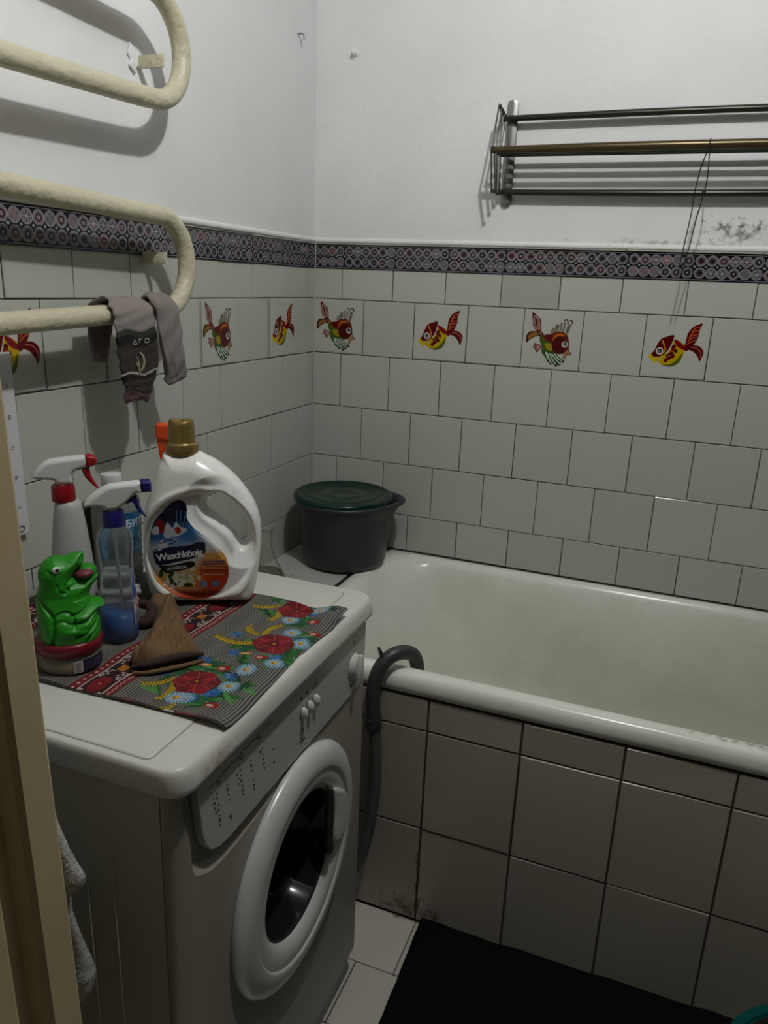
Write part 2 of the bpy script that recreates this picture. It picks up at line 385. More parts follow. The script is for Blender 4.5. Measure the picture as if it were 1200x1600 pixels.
# fish decals, border decals
RED = lin((150, 18, 22)); DRED = lin((92, 8, 12)); YEL = lin((235, 205, 20)); OLI = lin((120, 130, 25)); GRN = lin((20, 100, 55)); DGR = lin((10, 60, 35)); WHT = lin((225, 225, 220)); BRN = lin((75, 40, 25)); ORG = lin((215, 120, 40)); BLK = lin((25, 18, 15)); TAN = lin((190, 150, 105)); MAR = lin((110, 12, 20))
TILEC = np.array((0.475, 0.48, 0.435))
def fish_a():
    c = Canvas(0.142, 0.142, 0.00085, TILEC, 3)
    T = lambda x, y: ((x-110)/918*0.146-0.002, 0.142-((y-45-0.052*(x-110))/1010*0.146-0.002))
    P = lambda l: [T(*p) for p in l]
    k = 0.000159*1.0
    c.blob(P([(225, 95), (300, 150), (370, 230), (385, 330), (385, 430), (330, 430), (270, 370), (240, 270)]), MAR)
    for l in ([(255, 150), (275, 260), (320, 390)], [(275, 150), (320, 240), (345, 400)], [(300, 170), (352, 260), (368, 400)], [(250, 200), (262, 300), (305, 400)]):
        c.line(P(l), 9*k, lin((225, 190, 180)), True)
    c.blob(P([(165, 620), (155, 520), (190, 440), (260, 420), (360, 440), (390, 500), (300, 520), (220, 570), (185, 615)]), BRN)
    c.blob(P([(185, 560), (205, 480), (260, 445), (340, 455), (350, 490), (260, 520), (205, 560)]), lin((165, 120, 50)))
    c.blob(P([(380, 500), (450, 520), (560, 620), (620, 740), (640, 850), (560, 900), (470, 850), (420, 760), (430, 690), (385, 600)]), lin((85, 110, 25)))
    c.blob(P([(470, 640), (560, 640), (600, 740), (560, 760), (500, 720)]), lin((175, 160, 30)))
    c.blob(P([(360, 400), (420, 450), (450, 490), (540, 470), (620, 430), (720, 430), (800, 470), (840, 560), (850, 700), (800, 800), (660, 810), (590, 720), (580, 640), (500, 600), (420, 520)]), lin((130, 45, 20)))
    c.blob(P([(450, 490), (540, 480), (590, 560), (570, 600), (500, 570)]), MAR)
    c.blob(P([(590, 560), (620, 490), (700, 460), (780, 490), (740, 500), (660, 540), (600, 620)]), ORG)
    c.ell(*T(700, 660), 0.0185, 0.0228, DRED)
    c.blob(P([(790, 800), (840, 750), (880, 780), (895, 805), (850, 830), (800, 890), (780, 840)]), TAN)
    c.line(P([(800, 500), (840, 580), (850, 700), (860, 760), (900, 800), (870, 830), (830, 815)]), 13*k, BRN, True)
    c.ell(*T(785, 648), 0.0075, 0.0078, WHT); c.ell(*T(790, 640), 0.0047, 0.005, BLK); c.ell(*T(795, 636), 0.0016, 0.0016, WHT)
    c.line(P([(785, 830), (785, 880), (815, 890), (825, 850)]), 10*k, BRN, True)
    # dorsal fin
    for a, b in (((560, 440), (575, 380)), ((600, 430), (630, 320)), ((640, 425), (660, 320)), ((690, 420), (705, 285)), ((740, 420), (760, 250)), ((790, 430), (830, 270)), ((810, 450), (860, 260))):
        c.line([T(*a), T(*b)], 30*k, lin((70, 50, 30))); c.line([T(*a), T(*b)], 10*k, lin((190, 185, 160)))
    c.ell(*T(770, 255), 0.005, 0.006, lin((70, 50, 30))); c.ell(*T(845, 265), 0.006, 0.006, lin((70, 50, 30))); c.ell(*T(770, 262), 0.0028, 0.004, WHT); c.ell(*T(840, 275), 0.0034, 0.004, WHT)
    # belly fin
    for a, b, q in (((520, 800), (560, 900), (600, 980)), ((560, 810), (620, 920), (680, 1010)), ((600, 820), (660, 900), (730, 985)), ((640, 810), (700, 890), (780, 940)), ((500, 790), (520, 860), (550, 930))):
        c.line(P([a, b, q]), 52*k, DGR, True)
    for a, b, q in (((520, 800), (560, 900), (600, 970)), ((560, 810), (620, 920), (670, 990)), ((600, 820), (660, 900), (730, 975)), ((640, 810), (700, 890), (765, 930)), ((500, 790), (520, 850), (540, 900))):
        c.line(P([a, b, q]), 22*k, lin((205, 220, 200)), True)
    for q in ((300, 700), (310, 650), (350, 770), (330, 735)): c.line([T(*q), T(410, 690)], 40*k, MAR)
    for q in ((300, 700), (318, 655), (350, 765), (330, 735)): c.line([T(*q), T(400, 690)], 13*k, lin((225, 170, 165)))
    return c
def fish_b():
    c = Canvas(0.142, 0.142, 0.00085, TILEC, 3)
    def T(x, y): return ((x-125+0.12*(y-125))/1045*0.146-0.002, 0.142-((y-125-0.04*(x-125))/972*0.146-0.002))
    P = lambda l: [T(*p) for p in l]; k = 0.000143
    c.blob(P([(560, 500), (640, 520), (740, 590), (730, 700), (670, 830), (580, 910), (460, 930), (340, 890), (280, 840), (330, 820), (420, 720), (520, 600)]), lin((215, 185, 20)))
    c.blob(P([(700, 700), (670, 830), (580, 910), (460, 930), (340, 890), (450, 900), (560, 860), (640, 780)]), lin((105, 115, 25)))
    c.blob(P([(560, 500), (640, 520), (720, 590), (760, 600), (740, 660), (660, 640), (590, 580)]), RED)
    c.blob(P([(555, 430), (540, 530), (480, 650), (410, 730), (330, 770), (220, 780), (170, 750), (240, 670), (290, 570), (350, 490), (450, 450)]), MAR)
    c.blob(P([(380, 510), (410, 590), (430, 660), (390, 720), (340, 760), (400, 680), (395, 600), (355, 530)]), lin((225, 150, 40)))
    c.line(P([(548, 520), (500, 640), (430, 715)]), 13*k, WHT, True)
    c.blob(P([(150, 750), (190, 735), (240, 790), (330, 770), (400, 740), (330, 810), (270, 850), (240, 890), (215, 860), (160, 800)]), lin((235, 205, 30)))
    c.line(P([(270, 830), (400, 745)]), 10*k, lin((160, 130, 30)))
    for q in ((560, 610, 30), (590, 680, 26), (545, 650, 30), (540, 760, 32), (480, 790, 30), (430, 830, 30), (470, 760, 34), (520, 720, 30)): c.ell(*T(q[0], q[1]), q[2]*k*1.2, q[2]*k*1.2, MAR)
    c.line(P([(560, 640), (480, 700)]), 10*k, lin((200, 90, 70))); c.line(P([(520, 740), (430, 780)]), 10*k, lin((220, 150, 60)))
    c.blob(P([(1015, 245), (970, 340), (950, 450), (900, 550), (840, 620), (760, 680), (725, 640), (750, 520), (780, 400), (850, 310), (930, 265)]), MAR)
    for a in (((990, 295), (900, 320), (840, 380)), ((970, 350), (880, 370), (820, 430)), ((955, 410), (860, 430), (790, 480)), ((930, 460), (850, 470), (780, 530)), ((900, 510), (840, 530), (770, 570))):
        c.line(P(a), 13*k, lin((225, 120, 70)), True)
    c.blob(P([(760, 640), (850, 590), (950, 590), (1020, 640), (1040, 700), (1010, 790), (975, 840), (950, 770), (880, 690), (790, 655)]), MAR)
    c.line(P([(840, 615), (930, 630), (1000, 700), (990, 770)]), 11*k, lin((220, 130, 120)), True)
    c.ell(*T(325, 683), 0.0085, 0.0085, WHT); c.ell(*T(325, 683), 0.0052, 0.0052, BLK); c.ell(*T(320, 688), 0.0026, 0.0026, lin((150, 150, 150)))
    return c
fa, fb = fish_a(), fish_b()
for c_ in (fa, fb):
    mk_ = np.abs(c_.I-TILEC).sum(-1) > 0.01; c_.I[mk_] = c_.I[mk_]**1.1*0.72
def fish(c, name, a0, place, parent, lab):
    me = c.mesh(name, lambda gx, gy: place(a0, gx, gy), None); o = link(name, me, M_paint, parent); o['label'] = lab
def place_back(a0, gx, gy): return (a0+0.004+gx, np.full(gx.shape, -0.0011), Z1+0.004+gy)
def place_left(a0, gx, gy): return (np.full(gx.shape, 0.0018), -(a0+0.150-0.004-gx), Z1+0.004+gy)
LA = 'square fish tile, crested red and green fish facing right'; LB = 'square fish tile, red and yellow fish facing left'
fish(fa, 'fish_tile', 0.0, place_back, wb, LA); fish(fb, 'fish_tile', 0.302, place_back, wb, LB)
fish(fa, 'fish_tile', 0.602, place_back, wb, LA); fish(fb, 'fish_tile', 0.902, place_back, wb, LB)
fish(fa, 'fish_tile', 1.202, place_back, wb, LA)
fish(fb, 'fish_tile', 0.1138, place_left, wl, LB); fish(fa, 'fish_tile', 0.4138, place_left, wl, LA); fish(fb, 'fish_tile', 1.0138, place_left, wl, LB)

def border(first, length, seed):
    c = Canvas(length, 0.064, 0.00072, lin((30, 24, 34)), 2); rr = np.random.default_rng(seed); x = first-0.15
    cols = [lin(q) for q in ((112, 58, 66), (84, 60, 74), (58, 54, 74), (104, 44, 54), (78, 72, 80), (126, 84, 90), (74, 56, 72), (92, 68, 80))]
    Wt = lin((205, 200, 208))
    while x < length:
        ph = rr.uniform(0, 0.024)*0+0.004
        for q in range(-1, 7):
            for r_ in (0, 1):
                cx = x+ph+0.0122+q*0.0246; cy = 0.0185+r_*0.027
                if cx < x-0.002 or cx > x+0.152: continue
                base = cols[rr.integers(len(cols))]; kind = rr.integers(6)
                if rr.random() < 0.03: base = lin((160, 40, 50))
                c.ell(cx, cy, 0.0122, 0.0122, Wt); c.ell(cx, cy, 0.0112, 0.0112, lin((34, 28, 40))); c.ell(cx, cy, 0.0101, 0.0101, Wt*0.8); c.ell(cx, cy, 0.0092, 0.0092, base); c.ring(cx, cy, 0.0078, 0.0008, Wt*0.55)
                if kind in (0, 1):
                    c.ring(cx, cy, 0.0058, 0.0014, lin((30, 24, 34))); c.ell(cx, cy, 0.003, 0.003, Wt*0.7); c.ell(cx, cy, 0.0015, 0.0015, BLK)
                elif kind in (2, 3):
                    for a in range(6):
                        t = a*math.pi/3; c.line([(cx, cy), (cx+0.007*math.cos(t), cy+0.007*math.sin(t))], 0.0016, lin((26, 20, 30)) if kind == 2 else Wt*0.8)
                elif kind == 4:
                    for a in range(5):
                        t = a*math.pi*0.4; c.ell(cx+0.0052*math.cos(t), cy+0.0052*math.sin(t), 0.0022, 0.0022, lin((30, 24, 34)))
                    c.ell(cx, cy, 0.002, 0.002, Wt*0.8)
                else:
                    for a in (-0.0045, -0.0015, 0.0015, 0.0045): c.line([(cx+a-0.002, cy-0.006), (cx+a+0.002, cy+0.006)], 0.0011, Wt*0.7)
            c.poly([(x+ph+q*0.0246, 0.0295), (x+ph+q*0.0246+0.003, 0.0325), (x+ph+q*0.0246, 0.0355), (x+ph+q*0.0246-0.003, 0.0325)], lin((150, 175, 165)))
        x += 0.15
    for yy, wd, cc in ((0.0012, 0.0024, lin((25, 20, 28))), (0.0035, 0.0012, Wt*0.8), (0.0622, 0.0026, lin((20, 18, 24))), (0.0598, 0.0010, Wt*0.7)):
        c.line([(0, yy), (length, yy)], wd, cc)
    x = first
    while x < length: c.line([(x, 0), (x, 0.064)], 0.0012, lin((60, 55, 55))); x += 0.15
    g_ = c.I.mean(-1, keepdims=True); c.I = (g_*0.35+c.I*0.65)*0.62
    return c
me = border(0.0853, 1.95, 3).mesh('border_strip', lambda gx, gy: (gx+0.004, np.full(gx.shape, -0.0013), 1.391+gy)); link('border_strip', me, M_paint, wb)
me = border(0.0334, 1.58, 5).mesh('border_strip', lambda gx, gy: (np.full(gx.shape, 0.0020), -gx-0.004, 1.391+gy)); link('border_strip', me, M_paint, wl)

# chipped plaster patch, hook, nail
M_hook = mat('white_plastic_hook', (0.85, 0.85, 0.86), 0.25)
h = empty('wall_hook', (0.111, 0, 1.919), 'small white hook high on the back wall near the corner', 'hook')
bm = bmesh.new(); lathe(bm, [(0.0, -0.001), (0.008, -0.001), (0.008, -0.004), (0.004, -0.005), (0.004, -0.014), (0.0065, -0.016), (0.006, -0.020), (0.0, -0.021)], (0.111, 0.004, 1.919), 'y', 20)
mb('peg', bm, M_hook, h, auto=40)
bm = bmesh.new(); lathe(bm, [(0.0, 0.0), (0.0065, 0.001), (0.0075, 0.003), (0.0045, 0.0055), (0.0, 0.007)], (0.105, 0.000, 1.921), 'y', 16); bmesh.ops.translate(bm, verts=bm.verts, vec=(0, -0.004, 0)); mb('base', bm, M_plaster, h, auto=60)
n = empty('wall_nail', (0, -0.105, 1.935), 'small bent nail in the left wall near the corner', 'nail')
bm = bmesh.new(); tube(bm, [(-0.004, -0.105, 1.940), (0.008, -0.105, 1.940), (0.014, -0.105, 1.936), (0.015, -0.105, 1.926)], 0.0024, n=8)
mb('shank', bm, mat('dull_nail', (0.35, 0.35, 0.36), 0.4, 0.6), n, True)

# door frame at the left edge, with the wall that carries it
M_frame = mat('cream_gloss_paint', (0.50, 0.42, 0.24), 0.38, bump=0.35, bscale=35, vary=0.08, vscale=14, bdist=0.0015)
bm = bmesh.new()
prof = [(0.40, -1.592), (0.536, -1.592), (0.5415, -1.5935), (0.545, -1.598), (0.545, -1.626), (0.540, -1.630), (0.524, -1.632), (0.522, -1.650), (0.536, -1.654), (0.539, -1.658), (0.540, -1.690), (0.535, -1.695), (0.40, -1.70)]
loops = []
for z in np.linspace(0, 2.1, 12): loops.append([(x+0.030*(1.0-z), y-0.0, z) for x, y in prof])
loft(bm, loops); tr = mb('trim_1', bm, M_frame, auto=30); tag(tr, kind='structure')
bm = bmesh.new(); box(bm, -0.1, 0.40, -1.70, -1.60, 0, 2.5); box(bm, 0.40, 1.5, -1.70, -1.60, 2.13, 2.5); wf = mb('wall_front', bm, M_plaster2); tag(wf, kind='structure')

# ------------------------------------------------------------------ tiled ledge, bathtub, tiled bath panel
bm = bmesh.new(); box(bm, 0.0, 0.232, -0.705, -0.0005, 0.0, RIM-0.003)
lg = mb('trim_2', bm, M_grout); tag(lg, kind='structure')
tiles('ledge_tiles', [(0.001, 0.069, -0.152, -0.001), (0.069, 0.219, -0.152, -0.001), (0.001, 0.069, -0.312, -0.152), (0.069, 0.233, -0.312, -0.152), (0.001, 0.10, -0.462, -0.312), (0.10, 0.233, -0.462, -0.312), (0.001, 0.10, -0.70, -0.462), (0.10, 0.233, -0.70, -0.462)],
      lambda a, b, d: (a, b, RIM-0.0005+d), M_tile, lg)

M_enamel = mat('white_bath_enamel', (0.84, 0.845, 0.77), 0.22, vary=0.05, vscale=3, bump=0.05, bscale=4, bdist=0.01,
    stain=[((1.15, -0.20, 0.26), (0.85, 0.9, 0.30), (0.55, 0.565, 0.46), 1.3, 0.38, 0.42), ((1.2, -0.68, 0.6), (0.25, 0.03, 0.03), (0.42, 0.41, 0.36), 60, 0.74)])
def rr_loop(x0, x1, y0, y1, r, z, na=10, nx=26, ny=8):
    """rounded rectangle, counter clockwise from bottom-left; y0 = front (small), y1 = back"""
    pts = []
    def seg(a, b, n):
        for i in range(n): t = i/n; pts.append((a[0]+(b[0]-a[0])*t, a[1]+(b[1]-a[1])*t, z))
    def arc(cx, cy, a0):
        for i in range(na): t = a0+math.pi/2*i/na; pts.append((cx+r*math.cos(t), cy+r*math.sin(t), z))
    seg((x0+r, y0), (x1-r, y0), nx); arc(x1-r, y0+r, -math.pi/2); seg((x1, y0+r), (x1, y1-r), ny); arc(x1-r, y1-r, 0)
    seg((x1-r, y1), (x0+r, y1), nx); arc(x0+r, y1-r, math.pi/2); seg((x0, y1-r), (x0, y0+r), ny); arc(x0+r, y0+r, math.pi)
    return pts
tub = empty('bathtub', (0.238, -0.35, 0.0), 'old white enamel bathtub set against the tiled back wall behind a tiled panel', 'bathtub')
bm = bmesh.new()
X0, X1, Y0, Y1 = 0.237, 1.937, -0.706, -0.001
L = [rr_loop(X0+.010, X1-.010, Y0+.010, Y1-.004, .03, .556), rr_loop(X0+.002, X1-.002, Y0+.002, Y1-.002, .03, .560), rr_loop(X0, X1, Y0, Y1, .03, .572), rr_loop(X0+.001, X1-.001, Y0+.001, Y1, .03, .585), rr_loop(X0+.006, X1-.006, Y0+.006, Y1-.001, .03, .596),
     rr_loop(X0+.014, X1-.014, Y0+.014, Y1-.005, .035, .6005), rr_loop(X0+.036, X1-.036, Y0+.032, Y1-.02, .09, .6015), rr_loop(X0+.048, X1-.048, Y0+.041, Y1-.030, .13, .597),
     rr_loop(X0+.058, X1-.056, Y0+.047, Y1-.037, .15, .580), rr_loop(X0+.080, X1-.062, Y0+.052, Y1-.043, .17, .530), rr_loop(X0+.125, X1-.075, Y0+.064, Y1-.055, .19, .42), rr_loop(X0+.19, X1-.09, Y0+.085, Y1-.075, .20, .31),
     rr_loop(X0+.25, X1-.11, Y0+.115, Y1-.105, .19, .245), rr_loop(X0+.33, X1-.15, Y0+.165, Y1-.155, .15, .215), rr_loop(X0+.48, X1-.25, Y0+.25, Y1-.24, .08, .205)]
loft(bm, L, cap0=False, cap1=True)
bmesh.ops.recalc_face_normals(bm, faces=bm.faces[:]); bmesh.ops.reverse_faces(bm, faces=bm.faces[:])
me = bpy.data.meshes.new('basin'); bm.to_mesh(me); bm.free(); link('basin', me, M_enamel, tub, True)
# bath panel (apron)
ap = empty('tiled_bath_panel', (1.0, -0.70, 0), 'beige tiled panel closing the front of the bathtub down to the floor', 'bath panel')
bm = bmesh.new(); box(bm, 0.0, 1.95, -0.698, -0.690, 0.0, 0.553); mb('backing', bm, M_grout2, ap)
ar = []
for c in range(-3, 8):
    xa = 0.6159+0.1922*c
    for (za, zb) in ((0.001, 0.243), (0.243, 0.4807), (0.4807, 0.553)):
        if xa+0.1922 > 0.01 and xa < 1.95: ar.append((max(xa, 0.002), min(xa+0.1922, 1.95), za, zb))
tiles('panel_tiles', ar, lambda a, b, d: (a, -0.702-d, b), M_apron, ap, gap=0.0021, jit=0.0012, tone_j=0.06)

# grey drain hose hooked over the tub rim
M_hose = mat('grey_hose_plastic', (0.085, 0.09, 0.09), 0.42, bump=0.1, bscale=30)
hs = empty('drain_hose', (0.45, -0.76, 0.0), 'grey drain hose hooked over the bathtub rim beside the washing machine', 'hose')
hp = [(0.40, -0.775, 0.02), (0.44, -0.765, 0.06), (0.478, -0.745, 0.12), (0.503, -0.733, 0.20), (0.516, -0.728, 0.31), (0.516, -0.728, 0.42), (0.508, -0.728, 0.50), (0.505, -0.728, 0.56), (0.512, -0.722, 0.605), (0.527, -0.705, 0.630), (0.545, -0.683, 0.636), (0.562, -0.660, 0.625), (0.570, -0.650, 0.60), (0.572, -0.648, 0.565)]
bm = bmesh.new(); tube(bm, [p for p in hp[:7]], 0.0125, n=16, per=10); mb('hose', bm, M_hose, hs, True)
bm = bmesh.new(); tube(bm, [(0.5085, -0.728, 0.485)]+hp[6:], 0.0150, n=18, per=10); 
mb('hook_guide', bm, mat('dark_hook_plastic', (0.045, 0.047, 0.048), 0.4), hs, True)
bm = bmesh.new(); tube(bm, [(0.5088, -0.728, 0.478), (0.5075, -0.728, 0.500)], 0.0175, n=18, smooth=False)
mb('collar', bm, mat('dark_collar_plastic', (0.03, 0.032, 0.034), 0.45), hs, auto=40)
bm = bmesh.new(); obox(bm, (0.512, -0.712, 0.637), ((0.76, 0.6, 0.2), (-0.6, 0.8, 0), (-0.2, -0.1, 0.97)), (0.006, 0.02, 0.026), 0.001); mb('hook_tab', bm, mat('black_clip', (0.015, 0.015, 0.016), 0.35), hs)

# black mat
M_mat = mat('black_mat_fibre', (0.0045, 0.0045, 0.005), 0.95, bump=0.8, bscale=260, spec=0.1)
bm = bmesh.new(); g = []
NX, NY = 60, 50
for j in range(NY+1):
    r_ = []
    for i in range(NX+1):
        x = 0.632+0.632*i/NX+0.012*j/NY+0.0004*math.sin(j*0.9); yy = -0.7065-0.55*j/NY+0.001*math.sin(i*0.7)
        z = 0.010+0.0015*math.sin(i*0.35)*math.cos(j*0.22)
        if j == 0: z -= 0.002
        if j <= 2: z += 0.016*max(0, (i/NX-0.2))*(1-j/3)
        r_.append(bm.verts.new((x, yy, z)))
    g.append(r_)
for j in range(NY):
    for i in range(NX): bm.faces.new((g[j][i], g[j+1][i], g[j+1][i+1], g[j][i+1]))
mt = mb('floor_mat', bm, M_mat, None, True); so = mt.modifiers.new('s', 'SOLIDIFY'); so.thickness = 0.008; so.offset = -1
tag(mt, 'black rectangular floor mat in front of the tiled bath panel', 'mat')

# teal basin in the corner of the view
bs = empty('plastic_basin', (1.391, -0.868, 0.0), 'teal round plastic basin on the floor right of the black mat', 'basin')
M_teal = mat('teal_plastic', (0.0, 0.09, 0.075), 0.3)
bm = bmesh.new(); lathe(bm, [(0, 0.002), (0.10, 0.002), (0.115, 0.012), (0.142, 0.10), (0.146, 0.108), (0.160, 0.110), (0.163, 0.106), (0.163, 0.098), (0.160, 0.098), (0.158, 0.103), (0.149, 0.103)], (1.391, -0.868, 0), n=64)
mb('rim_shell', bm, M_teal, bs, auto=50)
bm = bmesh.new(); lathe(bm, [(0, 0.008), (0.100, 0.008), (0.113, 0.018), (0.1405, 0.105)], (1.391, -0.868, 0), n=64); mb('inside', bm, mat('dark_red_inside', (0.02, 0.008, 0.01), 0.8), bs, True)  # inner face of the basin, coloured near-black red

# ------------------------------------------------------------------ washing machine
wm = empty('washing_machine', (0.29, -1.15, 0.0), 'white front-loading washing machine with round porthole door beside the bathtub', 'washing machine')
M_white = mat('white_enamelled_sheet', (0.55, 0.55, 0.5), 0.3, vary=0.03, vscale=3)
M_wtop = mat('white_top_plastic', (0.58, 0.58, 0.53), 0.34, vary=0.05, vscale=6, stain=[((0.553, -1.36, 0.815), (0.02, 0.06, 0.02), (0.42, 0.36, 0.28), 70, 0.62)])
M_side = mat('white_side_sheet', (0.44, 0.42, 0.34), 0.4)
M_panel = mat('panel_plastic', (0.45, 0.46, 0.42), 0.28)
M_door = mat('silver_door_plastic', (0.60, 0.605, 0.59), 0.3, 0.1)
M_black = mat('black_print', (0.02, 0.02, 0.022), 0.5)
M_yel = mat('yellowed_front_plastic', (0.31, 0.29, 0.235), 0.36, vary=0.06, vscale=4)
YN, YF, ZT2 = -1.435, -0.868, 0.838
# cabinet: shell open at the front
bm = bmesh.new()
box(bm, 0.035, 0.526, YN+0.001, YN+0.006, 0.012, 0.8060); box(bm, 0.035, 0.526, YF-0.006, YF-0.001, 0.012, 0.8060); box(bm, 0.035, 0.040, YN+0.006, YF-0.006, 0.012, 0.8060); box(bm, 0.040, 0.526, YN+0.006, YF-0.006, 0.012, 0.017)
cab = mb('cabinet', bm, M_side, wm)
# pressed stiffening ribs of the side sheet
for xr in (0.415, 0.455):
    bm = bmesh.new(); tube(bm, [(xr, YN+0.0010, 0.06), (xr, YN+0.0010, 0.70)], 0.0012, n=8, smooth=False); mb('side_rib', bm, M_side, cab, True)
bm = bmesh.new()
bm.free()
for x_ in (0.07, 0.49):
    for y_ in (YN+0.05, YF-0.05):
        bm = bmesh.new(); lathe(bm, [(0.0, 0.0), (0.018, 0.0), (0.02, 0.006), (0.012, 0.013), (0.0, 0.0135)], (x_, y_, 0), n=16); mb('foot', bm, M_black, wm)
# front panel, rounded at both vertical edges, with a round opening
def front_prof(x0, xf, r):
    p = [(x0, YN)]
    for i in range(9): a = i/8*math.pi/2; p.append((x0+0.002+(xf-x0-0.002)*math.sin(a), YN+0.030*(1-math.cos(a))))
    for i in range(9): a = math.pi/2-i/8*math.pi/2; p.append((x0+0.002+(xf-x0-0.002)*math.sin(a), YF-0.022*(1-math.cos(a))))
    p.append((x0, YF)); return p
def arc_n(n, a0, a1, c, r): return [(c[0]+r*math.cos(a0+(a1-a0)*i/n), c[1]+r*math.sin(a0+(a1-a0)*i/n)) for i in range(n+1)]
DC = (-1.139, 0.485); DR = 0.189
bm = bmesh.new(); pr_ = front_prof(0.528, 0.545, 0)
loft(bm, [[(x, y, z) for x, y in pr_] for z in (0.072, 0.40, 0.8055)], closed=True)
bmesh.ops.recalc_face_normals(bm, faces=bm.faces[:])
me = bpy.data.meshes.new('front_panel'); bm.to_mesh(me); bm.free()
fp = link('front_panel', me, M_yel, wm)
cb = bmesh.new(); lathe(cb, [(0.150, -0.1), (0.150, 0.1)], (0.54, DC[0], DC[1]), 'x', 64)
# second cutter: finger recess that sweeps below the drawer end of the panel
rec = catmull([(-1.395, 0.80), (-1.404, 0.74), (-1.400, 0.695), (-1.387, 0.680), (-1.362, 0.668), (-1.325, 0.664), (-1.28, 0.665), (-1.235, 0.670), (-1.19, 0.680), (-1.14, 0.70), (-1.13, 0.80)], 6, True)
rc0 = np.mean(rec, 0)
def grow(g): return [(p[0]+g*(1 if p[0] > -1.22 else -0.15), p[1]-g*(1.0 if p[1] < 0.76 else 0.0)) for p in rec]
loft(cb, [[(x, p[0], p[1]) for p in grow(g)] for x, g in ((0.5372, 0.0), (0.5452, 0.013), (0.5460, 0.0135), (0.60, 0.0135))])
bmesh.ops.recalc_face_normals(cb, faces=cb.faces[:])
cme = bpy.data.meshes.new('c'); cb.to_mesh(cme); cb.free(); co = bpy.data.objects.new('c', cme); COL.objects.link(co)
bo = fp.modifiers.new('b', 'BOOLEAN'); bo.operation = 'DIFFERENCE'; bo.object = co; bo.solver = 'EXACT'
bpy.context.view_layer.update()
nm = bpy.data.meshes.new_from_object(fp.evaluated_get(bpy.context.evaluated_depsgraph_get()))
fp.modifiers.clear(); old = fp.data; fp.data = nm; nm.name = 'front_panel'; bpy.data.objects.remove(co)
nm.polygons.foreach_set('use_smooth', [True]*len(nm.polygons))
try: nm.set_sharp_from_angle(angle=math.radians(30))
except Exception: pass
# kick plate
bm = bmesh.new(); pk = front_prof(0.515, 0.532, 0); loft(bm, [[(x, y, z) for x, y in pk] for z in (0.004, 0.069)]); mb('kick_plate', bm, M_yel, wm, auto=30)
# top
def rrect(x0, x1, y0, y1, r, z, n=8, rb=0.004):
    pts = []
    for (cx, cy, a0, rr) in ((x1-r, y0+r, -math.pi/2, r), (x1-r, y1-r, 0, r), (x0+rb, y1-rb, math.pi/2, rb), (x0+rb, y0+rb, math.pi, rb)):
        for i in range(n+1): a = a0+math.pi/2*i/n; pts.append((cx+rr*math.cos(a), cy+rr*math.sin(a), z))
    return pts
bm = bmesh.new(); lo_ = []
for (ins, z, r) in ((0.0015, 0.8065, .028), (0.0, 0.808, .03), (0.0004, 0.814, .03), (0.0020, 0.8235, .03), (0.0045, 0.8310, .03), (0.0080, 0.8352, .028), (0.0125, 0.8374, .026), (0.018, 0.838, .022)):
    lo_.append(rrect(0.03, 0.560-ins, YN-0.003+ins*0.35, YF+0.003-ins*0.35, r, z))
loft(bm, lo_); tp = mb('top_panel', bm, M_wtop, wm, auto=50)
bm = bmesh.new(); loft(bm, [rrect(0.05, 0.507, YN+0.012, YF-0.022, .01, 0.8382), rrect(0.05, 0.506, YN+0.013, YF-0.023, .01, 0.8392), rrect(0.0505, 0.505, YN+0.014, YF-0.024, .01, 0.8395)])
mb('top_plate', bm, M_wtop, wm, auto=30)
bm = bmesh.new(); loft(bm, [rrect(0.049, 0.5085, YN+0.0105, YF-0.0205, .01, 0.8379), rrect(0.049, 0.5085, YN+0.0105, YF-0.0205, .01, 0.8383)]); mb('top_seam', bm, mat('groove_grey', (0.25, 0.25, 0.23), 0.6), tp)  # flat grey strip draws the groove line around the raised plate
# control panel
pan = [(-1.3965, 0.8055), (-1.3925, 0.770), (-1.3875, 0.725), (-1.3810, 0.705), (-1.3700, 0.690), (-1.352, 0.6815), (-1.330, 0.679), (-1.28, 0.679), (-1.15, 0.680), (-0.93, 0.680), (-0.910, 0.682), (-0.899, 0.690), (-0.8945, 0.700), (-0.892, 0.72), (-0.890, 0.8055)]
bm = bmesh.new()
loft(bm, [[(0.5386, y, z) for y, z in pan], [(0.5478, y, z) for y, z in pan], [(0.5490, y+(0.0012 if y < -1.14 else -0.0012), z+(0.0010 if z < 0.79 else 0)) for y, z in pan]])
cp = mb('control_panel', bm, M_panel, wm, auto=30)
XP = 0.5492
def yzbox(bm, y, z, dy, dz, x0=XP-0.0002, x1=XP+0.0004): box(bm, x0, x1, y-dy/2, y+dy/2, z-dz/2, z+dz/2)
bm = bmesh.new()
